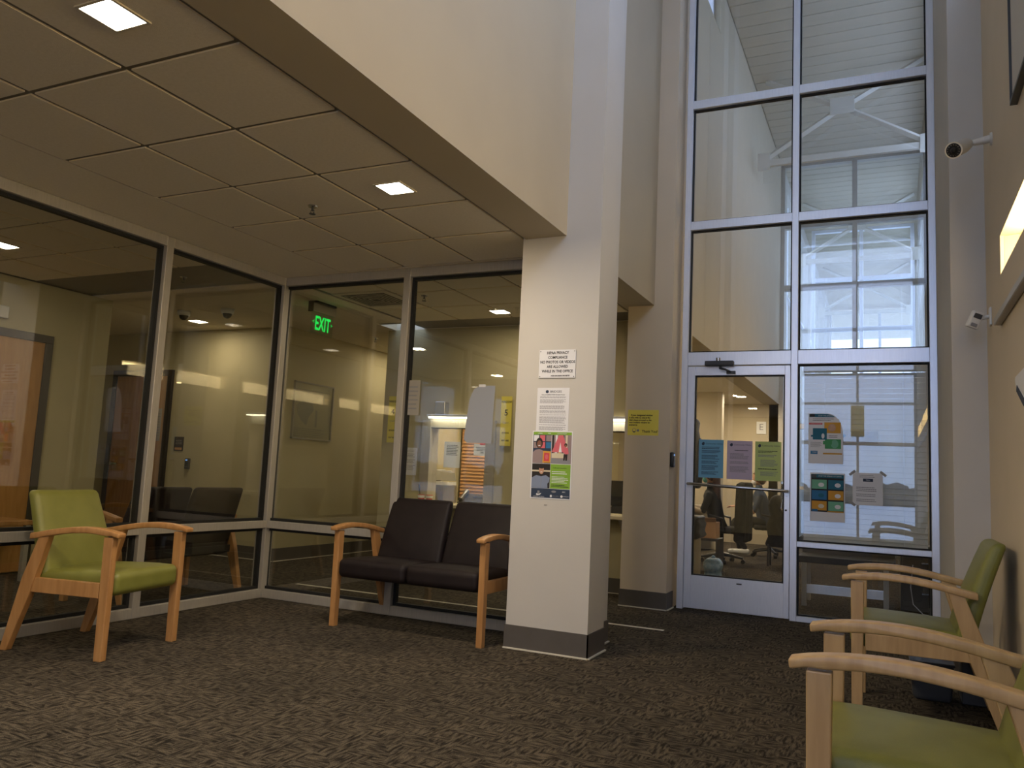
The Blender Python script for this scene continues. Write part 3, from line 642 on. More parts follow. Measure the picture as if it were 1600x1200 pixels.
# ================================================================== WALL FITTINGS
# bullet camera high on the right wall
t = thing('bullet_camera', 'white bullet security camera on a bracket high on the right wall', 'camera', (.535, 5.1, 3.12))
wp = principled('warm_white_plastic', (.62, .60, .55), .4)
bm = B(); cyl(bm, (0, 0, .0), (-.012, 0, .0), .038, .034, 20); smooth_by_angle(obj('mount_plate', bm, wp, t))
bm = B(); cyl(bm, (-.01, 0, .0), (-.095, 0, -.012), .024, .017, 16); cyl(bm, (-.095, 0, -.012), (-.115, -.004, -.014), .012); smooth_by_angle(obj('bracket_arm', bm, wp, t))
p0 = Vector((-.118, -.012, -.016)); p1 = Vector((-.209, -.20, -.122)); dv = (p1-p0).normalized()
bm = B(); tube(bm, [p0-dv*.01, p0+dv*.02, p0+dv*.09, p0+dv*.22], [.014, .032, .043, .045], 20); smooth_by_angle(obj('camera_body', bm, wp, t), 30)
fe = p0+dv*.22
bm = B(); cyl(bm, fe, fe+dv*.004, .0465, .0465, 24); obj('bezel', bm, 'cove_white', t)
bm = B(); cyl(bm, fe+dv*.003, fe+dv*.006, .039, .039, 24); fc = obj('lens_window', bm, 'black', t)
bm = B()
q = dv.to_track_quat('Z', 'Y')
for k in range(14): sphere(bm, fe+dv*.007+q @ Vector(((.030*math.cos(k*PI/7)), .030*math.sin(k*PI/7), 0)), .0036, u=6, v=4)
obj('infrared_led', bm, 'metal', fc); obj('lens', sphere(B(), fe+dv*.004, .016), 'gasket', fc)
# motion sensor
t = thing('motion_sensor', 'white motion sensor tilted on a bracket on the right wall', 'sensor', (.535, 5.3, 2.12))
obj('bracket_plate', bx(-.012, 0, -.03, .03, -.045, .06, bev=.003), 'white_plastic', t); obj('swivel_arm', tube(B(), [(-.01, 0, .01), (-.05, 0, .0)], .012, 8), 'white_plastic', t)
b = obj('sensor_body', rbox(B(), .032, .022, .05, .01, None, 3, 2), 'white_plastic', t, True, (-.085, -.01, -.01), (.25, .35, .35))
obj('sensor_window', bx(-.022, .022, -.026, -.021, .01, .038, bev=.002), 'darkgrey', b); obj('lower_window', bx(-.018, .018, -.026, -.021, -.04, -.02, bev=.002), 'grey_ink', b)
obj('wall_rail', bx(.50, .535, -4.6, 4.85, 1.99, 2.03, bev=.004), 'alu_dim'); tag(bpy.data.objects['wall_rail'], 'slim grey rail along the right wall below the light slots', 'rail')
t = thing('wall_picture', 'pale framed panel high on the right wall near the picture edge', 'picture', (.535, 3.0, 3.25))
obj('panel_board', bx(-.02, 0, -1.1, 1.1, -.36, .36), 'white_wall', t)
bm = B(); box(bm, -.03, 0, -1.115, -1.1, -.375, .375); box(bm, -.03, 0, 1.1, 1.115, -.375, .375); box(bm, -.03, 0, -1.1, 1.1, -.375, -.36); box(bm, -.03, 0, -1.1, 1.1, .36, .375); obj('frame', bm, 'darkgrey', t)
t = sheet('brochure_poster', 'white poster corner with dark pictures low on the right wall', 'poster', .9, .30, 'white', (.53, 3.91, 1.55), FACE_NEG_X, outline=[(-.45, .085), (-.43, .06), (-.22, -.04), (0, -.10), (.45, -.16), (.45, .12), (-.44, .10)])
poly(t, [(-.40, .03), (-.2, -.055), (0, -.115), (.44, -.17), (.44, -.13), (0, -.075), (-.2, -.018), (-.38, .055)], 'navy', z=.003, t=.0024); poly(t, [(-.1, -.03), (.3, -.07), (.3, .06), (-.1, .06)], 'grn')
# card reader and sensor near the door
def reader(label, loc, rot, mat='black'):
    t = thing('card_reader', label, 'card reader', loc, rot, 'black card readers')
    obj('reader_body', rbox(B(), .036, .065, .016, .010, lambda p: p+Vector((0, 0, .016)), 3, 2), mat, t, True)
    obj('reader_light', bx(-.018, .012, .035, .05, .030, .0335), 'led', t); obj('reader_slot', bx(-.022, .022, -.04, -.035, .030, .0335), 'grey_ink', t)
reader('black card reader on the pier beside the glass door', (-1.74, 6.98, 1.285), FACE_POS_X)
reader('black card reader on the khaki wall behind the left glass', (-7.655, 7.148, 1.04), FACE_NEG_Y)
t = sheet('door_plaque', 'small brown plaque on the wall above the inner card reader', 'sign', .15, .17, 'darkbrown', (-7.84, 7.148, 1.275), FACE_NEG_Y, t=.006, part='plaque')
patch(t, -.06, .06, -.075, -.045, 'maple', z=.0075); text(t, 'ROOM\nACCESS', 0, .02, .03, 'dullwhite', z=.0075)
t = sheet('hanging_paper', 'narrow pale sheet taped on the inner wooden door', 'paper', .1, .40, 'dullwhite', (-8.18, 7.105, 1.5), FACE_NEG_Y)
lines(t, -.04, .04, -.15, .15, 9, 'grey_ink')
t = thing('wall_box', 'small white box high on the wall left of the brown door', 'box', (-7.2, 4.40, 2.325), FACE_POS_X)
obj('box_body', bx(-.08, .08, -.055, .055, 0, .05, bev=.006), 'white_plastic', t)
# framed print on the corridor wall
t = thing('framed_print', 'large glazed print on the corridor wall beyond the far glass', 'picture', (-6.25, 7.64, 1.725), FACE_POS_X)
bm = B(); W2, H2 = .36, .335
box(bm, -W2, W2, -H2, -H2+.015, 0, .03); box(bm, -W2, W2, H2-.015, H2, 0, .03); box(bm, -W2, -W2+.015, -H2, H2, 0, .03); box(bm, W2-.015, W2, -H2, H2, 0, .03)
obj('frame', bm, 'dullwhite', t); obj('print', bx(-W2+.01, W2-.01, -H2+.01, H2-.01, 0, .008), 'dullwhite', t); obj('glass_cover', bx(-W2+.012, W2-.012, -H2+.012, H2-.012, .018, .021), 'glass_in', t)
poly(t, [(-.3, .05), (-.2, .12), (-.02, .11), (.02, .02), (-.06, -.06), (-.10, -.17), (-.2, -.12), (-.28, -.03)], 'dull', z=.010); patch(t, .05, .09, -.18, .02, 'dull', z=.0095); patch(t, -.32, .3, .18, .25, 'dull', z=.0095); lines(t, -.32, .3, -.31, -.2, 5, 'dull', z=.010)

# ================================================================== NOTICES
Yc = 4.753
t = thing('privacy_sign', 'white privacy sign of black capitals at the top of the column', 'sign', (-1.938, Yc, 1.811), FACE_NEG_Y)
obj('sign_plate', rbox(B(), .127, .092, .003, .0028, lambda p: p+Vector((0, 0, .003)), 2, 2), 'white', t)
text(t, 'HIPAA PRIVACY\nCOMPLIANCE\nNO PHOTOS OR VIDEOS\nARE ALLOWED\nWHILE IN THE OFFICE', .003, .012, .0245, z=.0064, bold=.0007, spacing=1.22, sx=.88)
text(t, 'AUDIO RECORDING PROHIBITED', .025, -.077, .012, z=.0064, bold=.0005, sx=.72)
bm = B()
for a in (-.117, .117):
    for b in (-.082, .082): cyl(bm, (a, b, .005), (a, b, .008), .003, n=8)
obj('screw', bm, 'darkgrey', t)
t = sheet('policy_letter', 'white typed letter between the privacy sign and the poster', 'paper', .222, .29, 'white', (-1.958, Yc, 1.512), FACE_NEG_Y)
poly(t, ell(-.042, .120, .0105, .0105), 'navy', 'letterhead_emblem'); text(t, 'BRIDGES', .018, .120, .021, 'navy')
text(t, 'Notice of Availability of Health Information Practices', .0, .100, .0075, bold=.0002)
lines(t, -.09, .095, -.13, .09, 34, 'grey_ink', .45, gap=(2, 7, 8, 13, 17, 19, 27, 29), ragged=.15)
# poster with three pictures and a green panel
t = sheet('community_poster', 'colourful poster with portraits and a green text panel on the column', 'poster', .276, .43, 'white', (-1.951, Yc-.001, 1.163), FACE_NEG_Y)
w, h = .264, .418; x0, y0 = -w/2, -h/2
patch(t, x0, -x0, y0+h-.018, y0+h, 'lime'); text(t, 'LIVING', -.085, .199, .010, 'white', z=.0018); text(t, 'FREE', -.02, .199, .010, 'white', z=.0018); text(t, 'COMMITMENT', .065, .199, .010, 'white', z=.0018)
ym = .008; yb = -.149
p = patch(t, x0, -.006, ym, .191, 'navy', 'portrait_photo')
def sub(par, pts, mat, z, name='print_shape'): return poly(par, pts, mat, name, z)
for i in range(3):
    for j in range(2): sub(p, [(x0+.004+i*.043, .105+j*.045), (x0+.040+i*.043, .105+j*.045), (x0+.040+i*.043, .143+j*.045), (x0+.004+i*.043, .143+j*.045)], ['knit', 'rose', 'blue', 'white', 'rose', 'knit'][i+3*j], .0016)
sub(p, ell(-.088, .137, .024, .034), 'hair', .0018); sub(p, ell(-.088, .130, .016, .024), 'skin2', .0020); sub(p, [(x0, ym), (x0, .075), (-.115, .092), (-.088, .098), (-.065, .092), (-.05, .07), (-.05, ym)], 'knit', .0019)
sub(p, ell(-.088, .121, .008, .003), 'white', .0022)
sub(p, [(-.062, ym+.004), (-.008, ym+.004), (-.006, .085), (-.060, .088)], 'gold', .0021); sub(p, [(-.053, ym+.014), (-.016, ym+.014), (-.015, .074), (-.052, .077)], 'red', .0023); sub(p, ell(-.034, .05, .011, .016), 'rose', .0025)
p = patch(t, -.004, -x0, ym, .191, 'knit', 'playroom_photo')
for i in range(6): sub(p, [(.0+i*.023, .07), (.012+i*.023, .07), (.013+i*.023, .190), (.001+i*.023, .190)], ['hair', 'white', 'gold', 'navy', 'laminate', 'knit'][i], .0016)
sub(p, [(.0, .082), (.045, .190), (.075, .190), (.092, .14), (.102, .082)], 'rose', .0019); sub(p, [(.047, .082), (.057, .145), (.068, .082)], 'white', .0021); sub(p, [(.0, .045), (.085, .045), (.085, .075), (.0, .075)], 'laminate', .0020)
sub(p, [(-.002, ym+.002), (.128, ym+.002), (.128, .035), (-.002, .043)], 'grey_ink', .0020); sub(p, ell(.094, .128, .010, .012), 'hair', .0023); sub(p, ell(.094, .124, .007, .008), 'skin2', .0024)
sub(p, [(.078, .08), (.08, .112), (.108, .112), (.116, .075), (.10, .068)], 'rose', .0023); sub(p, [(.08, .03), (.082, .07), (.108, .07), (.106, .03), (.095, .03), (.094, .055), (.09, .03)], 'hair', .0024)
p = patch(t, x0, -.006, yb, ym-.003, 'hair', 'portrait_photo')
sub(p, [(x0, -.045), (-.006, -.045), (-.006, -.035), (x0, -.035)], 'laminate', .0016); sub(p, ell(-.066, -.022, .021, .028), 'hair', .0018); sub(p, ell(-.066, -.034, .017, .027), 'skin', .0020); sub(p, ell(-.066, -.014, .020, .012), 'hair', .0022)
sub(p, [(x0, yb), (x0, -.085), (-.10, -.068), (-.066, -.075), (-.035, -.066), (-.008, -.082), (-.012, -.11), (-.022, -.12), (-.02, yb)], 'shirt', .0019); sub(p, ell(-.066, -.047, .007, .0025), 'white', .0023)
sub(p, [(-.0675, yb), (-.0645, yb), (-.0645, -.078), (-.0675, -.078)], 'grey_ink', .0021)
patch(t, -.004, -x0, yb, ym-.003, 'lime', 'green_panel'); text(t, 'I will own my power.', .06, -.018, .011, 'ink', z=.0018)
lines(t, .006, .11, -.06, -.036, 2, 'white', .4, z=.0016); lines(t, .006, .12, -.115, -.07, 5, 'white', .4, z=.0016); lines(t, .006, .124, -.14, -.122, 2, 'ink', .45, z=.0016)
patch(t, x0, -x0, y0, yb-.002, 'navy', 'logo_band')
sub(t, [(-.088, -.166), (-.073, -.166), (-.073, -.183), (-.088, -.183)], 'grey_ink', .0018, 'emblem'); sub(t, [(-.098, -.19), (-.09, -.181), (-.085, -.188), (-.06, -.18), (-.07, -.192), (-.09, -.196)], 'white', .0018, 'emblem')
text(t, 'LEARNING MATERIALS', -.078, -.203, .0075, 'white', z=.0018); sub(t, ell(.024, -.168, .016, .007), 'grey_ink', .0018, 'emblem'); text(t, 'ABC', .092, -.168, .012, 'white', z=.0018)
sub(t, ell(.006, -.196, .007, .008), 'white', .0018, 'emblem'); text(t, 'WELLNESS', .037, -.196, .009, 'grey_ink', z=.0018); sub(t, ell(.078, -.196, .008, .008), 'white', .0018, 'emblem'); text(t, 'COMMUNITY', .107, -.196, .007, 'white', z=.0018)
tag(obj('tape_scrap', bx(-1.99, -1.97, 4.751, 4.754, .905, .912), 'dullwhite'), 'tiny torn tape scrap on the column under the poster', 'tape')
t = sheet('torn_paper_tag', 'small peeling paper tag on the side of the column', 'paper', .05, .13, 'white_wall', (-1.7385, 5.17, 1.49), FACE_POS_X); patch(t, -.012, .012, .02, .055, 'grey_ink'); 
# yellow notice on the pier
t = sheet('yellow_notice', 'yellow thank-you notice on the pier left of the glass door', 'sign', .28, .225, 'yellow', (-1.983, 6.929, 1.603), FACE_NEG_Y)
text(t, '   If your designated window\nis shut with no one at the\ndesk please proceed to the\nnext available window for\nassistance.', -.128, .022, .0205, align='LEFT', bold=.0006, sx=.9, spacing=1.05)
text(t, 'Thank You!', .062, -.078, .030, bold=.0006)
poly(t, ell(-.08, -.07, .017, .02), 'grey_ink'); poly(t, ell(-.08, -.068, .012, .015), 'yellow', z=.0018); poly(t, ell(-.08, -.082, .011, .004), 'ink', z=.0022); poly(t, ell(-.045, -.07, .012, .011), 'grey_ink')
# door flyers
def flyer(label, mat, x, z, w=.215, h=.335, blocks=()):
    t = sheet('door_flyer', label, 'paper', w, h, mat, (x, 7.176, z), FACE_NEG_Y, 'coloured flyers on the glass door')
    poly(t, [(-w*.33-.012, h*.40), (-w*.33, h*.44), (-w*.33+.013, h*.42), (-w*.33+.012, h*.37), (-w*.33, h*.345), (-w*.33-.011, h*.37)], 'navy', 'letterhead_emblem'); text(t, 'Community Clinics', .024, h*.395, .019, 'navy')
    for a, b, n, m, l in blocks: lines(t, -w*.38+l, w*.38, a*h, b*h, n, m, .5, ragged=.3)
    return t
flyer('blue flyer at the left of the glass door', 'blue_p', -1.43, 1.312, blocks=[(.25, .32, 2, 'ink', 0), (.14, .23, 4, 'navy', 0), (-.02, .1, 4, 'navy', 0), (-.14, -.05, 3, 'navy', 0), (-.30, -.17, 5, 'navy', 0), (-.42, -.33, 3, 'navy', 0)])
flyer('lilac flyer at the middle of the glass door', 'lilac', -1.185, 1.308, blocks=[(.23, .27, 1, 'ink', .04), (.02, .18, 5, 'grey_ink', 0), (-.10, -.03, 2, 'grey_ink', 0), (-.32, -.16, 5, 'grey_ink', 0)])
flyer('lime green flyer at the right of the glass door', 'lime_p', -.947, 1.306, blocks=[(.21, .27, 2, 'ink', 0), (.1, .17, 2, 'grey_ink', 0), (-.14, .04, 6, 'grey_ink', .02), (-.22, -.18, 1, 'ink', 0), (-.38, -.26, 5, 'grey_ink', .02)])
# sidelight posters
Yp = 7.188
def arc(w, h, r):
    return [(-w/2, -h/2), (w/2, -h/2), (w/2, h/2-r*1.45)] + [(w/2-r+r*math.cos(a), h/2-r*1.45+r*1.45*math.sin(a)) for a in [PI/2*k/10 for k in range(1, 11)]] + [(-w/2, h/2)]
t = sheet('health_poster', 'upper health poster with a curled corner on the storefront glass', 'poster', .27, .42, 'white', (-.488, Yp, 1.513), FACE_NEG_Y, outline=arc(.27, .42, .12))
poly(t, [(-.128, .178), (-.128, .205), (.015, .205), (.05, .197), (.075, .178)], 'teal'); patch(t, -.125, -.085, .182, .203, 'ink', z=.0018); text(t, 'STOP THE SPREAD', .0, .190, .014, 'white', z=.002)
lines(t, -.10, .08, .145, .17, 2, 'ink', z=.0016); patch(t, -.13, -.025, .115, .13, 'red'); text(t, 'COMMON SYMPTOMS', -.078, .1225, .009, 'white', z=.0018)
patch(t, -.01, .118, .045, .135, 'gold'); poly(t, ell(.05, .09, .03, .032), 'maple', z=.0016); patch(t, -.10, .01, -.01, .085, 'teal', z=.0018); poly(t, ell(-.02, .02, .012, .022), 'white', z=.0024); patch(t, -.115, -.055, .012, .027, 'teal', z=.0022)
patch(t, -.005, .12, -.085, -.005, 'grn', z=.0014); poly(t, ell(.07, -.045, .03, .035), 'mint', z=.0018); patch(t, -.02, .05, -.05, -.02, 'grn', z=.0022); lines(t, .025, .105, .005, .03, 2, 'ink'); lines(t, -.118, -.03, -.075, -.03, 5, 'grey_ink')
patch(t, -.118, -.062, -.132, -.105, 'blue'); text(t, 'CDC', -.085, -.118, .016, 'white', z=.002); patch(t, -.02, .128, -.132, -.120, 'gold')
t = sheet('germ_poster', 'lower poster of six coloured squares on the storefront glass', 'poster', .27, .40, 'white', (-.473, Yp, 1.026), FACE_NEG_Y)
patch(t, -.127, .127, -.122, .188, 'ink'); patch(t, -.123, .125, .16, .186, 'teal', z=.0014); patch(t, -.122, -.085, .162, .184, 'darkgrey', z=.0018); text(t, 'STOP THE SPREAD OF GERMS', .02, .173, .0135, 'white', z=.002)
for i, (m1, m2) in enumerate((('mint', 'white'), ('teal', 'white'), ('blue', 'teal'), ('gold', 'white'), ('gold', 'laminate'), ('mint', 'white'))):
    cx = -.063+.128*(i % 2); cy = .105-.088*(i//2); q = patch(t, cx-.058, cx+.058, cy-.038, cy+.038, m1, 'picture_square', z=.0016); poly(q, ell(cx+.015, cy-.004, .024, .018, 10), m2, z=.0022)
patch(t, -.12, -.075, -.12, -.10, 'blue', z=.0024); patch(t, 0, .125, -.12, -.112, 'gold', z=.0022)
t = sheet('taped_letter', 'white typed letter taped up in the middle of the sidelight', 'paper', .225, .262, 'white', (-.167, Yp, 1.108), FACE_NEG_Y)
patch(t, -.035, .04, .06, .085, 'navy', 'black_button'); text(t, 'Clinic', .002, .0725, .014, 'white', z=.002); lines(t, -.06, .06, .09, .118, 2, 'grey_ink'); lines(t, -.085, .085, -.105, .02, 9, 'grey_ink', .4, gap=(3, 6))
for a, b, r in ((-.115, .128, .7), (.115, .128, -.7), (-.115, -.12, -.7)): obj('tape_strip', bx(-.028, .028, -.01, .01, 0, .001), 'dullwhite', t, False, (a, b, .0008), (0, 0, r))
t = sheet('reversed_letterhead', 'letterhead sheet stuck behind the sidelight glass above the taped letter', 'paper', .34, .10, 'dullwhite', (-.26, 7.215, 1.53), FACE_NEG_Y)
poly(t, ell(-.09, .01, .016, .014), 'blue', 'letterhead_emblem'); text(t, 'Community Clinics', .04, .008, .026, 'shirt')
# papers on the far partition glass
Yg = 5.262
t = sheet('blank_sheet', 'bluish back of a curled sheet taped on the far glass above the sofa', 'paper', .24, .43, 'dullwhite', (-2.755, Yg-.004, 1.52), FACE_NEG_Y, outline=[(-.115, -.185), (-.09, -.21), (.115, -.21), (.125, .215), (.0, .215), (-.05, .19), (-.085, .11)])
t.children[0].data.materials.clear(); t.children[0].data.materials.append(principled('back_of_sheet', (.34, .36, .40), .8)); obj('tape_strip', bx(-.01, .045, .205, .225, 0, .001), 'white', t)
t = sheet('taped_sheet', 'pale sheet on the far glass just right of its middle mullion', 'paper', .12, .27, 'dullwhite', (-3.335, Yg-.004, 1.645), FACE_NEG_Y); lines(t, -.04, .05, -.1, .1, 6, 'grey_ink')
def wsign(n, x, lb, z=1.645):
    t = sheet('window_sign', lb, 'sign', .125, .52, 'yellow', (x, 7.566, z), FACE_NEG_Y)
    text(t, 'WINDOW', 0, .2, .034, sx=.75, bold=.0008); text(t, n, 0, .085, .09, bold=.001); text(t, 'STUDENT', 0, -.02, .024, 'grey_ink', sx=.7); text(t, 'BY PHONE', 0, -.125, .024, sx=.7, bold=.0006); text(t, 'WAIT HERE', 0, -.205, .024, sx=.7, bold=.0006)
wsign('4', -5.05, 'yellow window 4 sign left of the service window'); wsign('5', -3.64, 'yellow window 5 sign right of the service window')
t = sheet('posted_notice', 'white notice on the wall left of the service window', 'paper', .20, .30, 'white', (-4.82, 7.597, 1.185), FACE_NEG_Y); lines(t, -.08, .08, -.1, .12, 14, 'grey_ink', gap=(1, 5, 9))
t = sheet('window_notice', 'white notice taped inside the service window glass at its left', 'paper', .20, .28, 'white', (-4.31, 7.648, 1.275), FACE_NEG_Y); lines(t, -.07, .08, -.01, .11, 7, 'ink', .5)
t = sheet('small_notice', 'white torn please-wait notice with a red top on the service window', 'paper', .21, .125, 'white', (-3.945, 7.648, 1.335), FACE_NEG_Y, outline=[(-.10, -.06), (.04, -.06), (.10, -.035), (.10, .065), (-.10, .065)])
text(t, 'PLEASE DO NOT\nGO PAST THIS\nLINE', .0, .0, .026, sx=.75, bold=.0006); patch(t, -.03, .06, .055, .075, 'red')
tag(obj('rear_window_note', bx(-.80, -.52, -5.18, -5.176, 2.3, 3.0), 'yellow'), 'yellow sheet taped on the window behind the viewer', 'paper')

# ================================================================== BEHIND THE SERVICE WINDOW
def cup(x, y, z, lb):
    t = thing('paper_cup', lb, 'cup', (x, y, z), (0, 0, 0), 'red paper cups')
    smooth_by_angle(obj('cup_body', cyl(B(), (0, 0, 0), (0, 0, .085), .028, .038, 20), 'red', t)); obj('white_band', cyl(B(), (0, 0, .05), (0, 0, .078), .0352, .0385, 20), 'white', t)
cup(-4.535, 7.43, .751, 'left red paper cup on the service counter'); cup(-4.44, 7.44, .751, 'right red paper cup on the service counter')
t = thing('pen', 'black pen standing in the left red cup', 'pen', (-4.55, 7.43, .80)); obj('pen_barrel', tube(B(), [(0, 0, 0), (-.02, 0, .14)], .007, 8), 'black', t); obj('pen_cap', tube(B(), [(-.0145, 0, .10), (-.02, 0, .142)], .009, 8), 'darkgrey', t)
t = thing('reception_desk', 'desk running behind the service windows', 'desk', (-3.6, 8.06, 0))
obj('desk_top', bx(-1.3, 1.3, -.30, .45, .69, .72, bev=.004), 'laminate', t)
for a in (-1.27, 0, 1.24): obj('desk_panel', bx(a, a+.03, -.28, .42, 0, .69), 'grey_board', t)
t = thing('office_printer', 'dark grey tower printer loaded with papers behind the service window', 'printer', (-4.68, 8.05, .72))
obj('printer_body', bx(-.10, .12, -.12, .2, 0, .215, bev=.006), 'grey_board', t); obj('printer_side', prism(B(), [(-.14, 0), (.2, 0), (.2, .33), (.05, .36), (-.14, .24)], -.18, -.10, 'x'), 'black', t); obj('paper_stack', bx(-.10, .12, -.13, .18, .216, .255), 'white', t)
t = thing('paper_pile', 'pile of loose printed papers on top of the printer', 'papers', (-4.66, 8.05, .99))
for i, (a, b, r) in enumerate(((-.05, .0, .1), (.09, .0, -.25), (.0, .05, .4), (.14, .03, -.1))):
    obj('leaf', bx(-.10, .10, -.002, .002, 0, .13-.01*i), 'white', t, False, (a, b-.04*i+.02, 0), (.35, 0, r))
t = thing('desk_phone', 'black desk phone tilted behind the service window', 'phone', (-4.18, 7.95, .72), (0, 0, .1))
obj('phone_base', prism(B(), [(-.10, 0), (.12, 0), (.12, .14), (-.10, .03)], -.16, .14, 'x', .006), 'black', t); obj('handset', tube(B(), [(-.12, -.08, .07), (-.12, 0, .115), (-.12, .1, .16)], [.028, .018, .028], 8), 'black', t); obj('phone_display', bx(-.02, .1, -.0, .004, .08, .12), 'grey_ink', t, False, (0, .03, 0)); obj('phone_keys', bx(-.03, .09, -.06, .0, .045, .06), 'grey_ink', t)
t = thing('oak_blind', 'oak coloured slatted blind behind the service window', 'blind', (-4.62, 9.2, 0))
sm = mesh('slat', bx(-.42, .42, -.025, .025, -.0015, .0015), 'oak_blind')
obj('head_rail', bx(-.43, .43, -.03, .03, 2.28, 2.33), 'oak_blind', t)
for i in range(38): obj('slat', sm, None, t, loc=(0, 0, .62+i*.0435), rot=(math.radians(66), 0, 0))
obj('cord', tube(B(), [(-.05, -.035, 2.28), (-.05, -.035, .85)], .004, 6), 'white', t); obj('cord', tube(B(), [(.0, -.035, 2.28), (.0, -.035, .75)], .004, 6), 'white', t)
struct('wall_inner_office', 'cream partition behind the reception desk', 'wall', bx(-5.08, -3.6, 9.3, 9.4, 0, HC), 'cream')
t = thing('desk_monitor', 'dark monitor and box glimpsed on the counter past the column', 'monitor', (-2.56, 8.1, .72)); obj('screen', bx(-.22, .22, 0, .04, .1, .36, bev=.004), 'black', t); obj('stand', bx(-.06, .06, -.03, .09, 0, .1), 'black', t)
t = sheet('posted_list', 'white list sheet glimpsed between the column and the pier', 'paper', .18, .32, 'white', (-2.60, 7.648, 1.25), FACE_NEG_Y); lines(t, -.06, .07, -.05, .12, 8, 'ink')

# ================================================================== SIDELIGHT BLIND AND LOW OFFICE FURNITURE
t = thing('venetian_blind', 'white horizontal slatted blind behind the sidelight glass', 'blind', (-.20, 7.32, 0))
sm = mesh('slat', bx(-.47, .47, -.0245, .0245, -.0012, .0012), 'blind')
obj('head_rail', bx(-.475, .475, -.028, .028, 2.09, 2.14, bev=.003), 'blind', t)
for i in range(33): obj('slat', sm, None, t, loc=(0, 0, .665+i*.0435), rot=(math.radians(64), 0, 0))
obj('bottom_rail', bx(-.47, .47, -.024, .024, .63, .648, bev=.003), 'blind', t)
for a in (-.3, .3): obj('ladder_cord', bx(a-.002, a+.002, -.031, -.029, .65, 2.09), 'white', t)
t = thing('metal_bench', 'grey metal framed bench low behind the sidelight', 'bench', (-.38, 8.35, 0))
obj('seat_board', bx(-.42, .42, -.2, .3, .40, .46, bev=.006), 'darkgrey', t)
for a in (-.36, .34):
    for b in (-.17, .27): obj('leg', bx(a-.022, a+.022, b-.022, b+.022, 0, .40), 'alu_dim', t)
obj('stretcher', bx(-.34, .32, -.18, -.16, .12, .20), 'alu', t); obj('back_board', bx(-.42, .42, .3, .33, .46, .62), 'grey_board', t)
t = thing('filing_cabinet', 'dark brown cabinet low behind the right of the sidelight', 'cabinet', (.32, 8.75, 0))
obj('cabinet_body', bx(-.24, .22, -.2, .25, 0, .60, bev=.004), 'grey_board', t); dr = obj('drawer', bx(-.22, .20, -.215, -.2, .33, .57, bev=.003), 'grey_board', t); obj('handle', bx(-.06, .05, -.23, -.215, .44, .455), 'metal', dr); dr = obj('drawer', bx(-.22, .20, -.215, -.2, .04, .30, bev=.003), 'grey_board', t); obj('handle', bx(-.06, .05, -.23, -.215, .16, .175), 'metal', dr)
t = thing('power_cable', 'pale looping cable in front of the brown cabinet', 'cable', (.18, 8.25, 0)); obj('cable', tube(B(), [(0, 0, .45), (-.02, 0, .25), (.0, 0, .1), (.08, 0, .02), (.16, 0, .01)], .005, 6), 'white', t)
t = thing('equipment_post', 'black equipment stand at the right edge of the sidelight', 'stand', (.33, 7.85, 0)); obj('post', bx(-.04, .04, -.04, .04, .02, .58, bev=.005), 'black', t); obj('foot', bx(-.18, .10, -.1, .1, 0, .03, bev=.008), 'black', t)
t = thing('brochure_rack', 'rack of red and blue leaflets behind the right edge of the blind', 'rack', (.47, 8.28, 0)); obj('rack_frame', bx(-.14, .14, -.05, .1, 0, 1.9, bev=.004), 'darkgrey', t)
for i, m in enumerate(('blue', 'navy', 'gold', 'blue', 'rose', 'red')): obj('leaflet', bx(-.11, .11, -.075, -.06, .35+.24*i, .54+.24*i), m, t, rot=(0, 0, 0))

# ================================================================== OFFICE BEHIND THE GLASS DOOR
t = thing('tall_bin', 'beige waste bin lined with a black bag behind the glass door', 'bin', (-2.12, 9.2, 0))
obj('bin_body', prism(B(), ell(0, 0, .19, .19, 20), 0, .50, 'z'), 'bin', t); obj('bag_liner', rbox(B(), .21, .21, .13, .05, lambda p: p+Vector((0, 0, .60)) + Vector((.012*math.sin(p.z*60), .012*math.cos(p.x*50), 0)), 4, 4), 'black', t, True)
t = thing('plastic_bag', 'pale blue plastic bag on the carpet beside the beige bin', 'bag', (-1.87, 9.62, 0)); rr = random.Random(5)
obj('bag_body', rbox(B(), .10, .10, .12, .06, lambda p: Vector((p.x*(1+.1*math.sin(p.z*40)), p.y*(1+.12*math.sin(p.z*55+1)), p.z+.12)), 4, 5), 'bluebag', t, True); obj('bag_knot', sphere(B(), (0, 0, .245), .025), 'bluebag', t, True)
t = thing('cardboard_box', 'small open cardboard box on the shelf beside the bin', 'box', (-2.06, 10.35, .42)); obj('box_body', bx(-.13, .10, -.12, .12, 0, .20, bev=.003), 'card', t); obj('box_flap', prism(B(), [(-.12, .20), (-.16, .25), (-.155, .255), (-.115, .205)], -.13, .10, 'x'), 'card', t)
t2 = thing('low_shelf', 'dark low shelf holding the cardboard box', 'shelf', (-2.06, 10.35, 0)); obj('shelf_board', bx(-.2, .14, -.18, .18, .39, .42), 'darkbrown', t2); obj('side_panel', bx(-.2, -.17, -.18, .18, 0, .39), 'darkbrown', t2); obj('side_panel', bx(.11, .14, -.18, .18, 0, .39), 'darkbrown', t2)
t = thing('hanging_coat', 'long dark grey coat hung at the left edge behind the glass door', 'coat', (-2.24, 9.75, 0))
def coatf(p):
    tt = (p.z+.42)/.84
    return Vector((p.x*(1.15-.35*tt)+.012*math.sin(p.z*30+p.x*20), p.y+.015*math.sin(p.x*40), p.z+1.45))
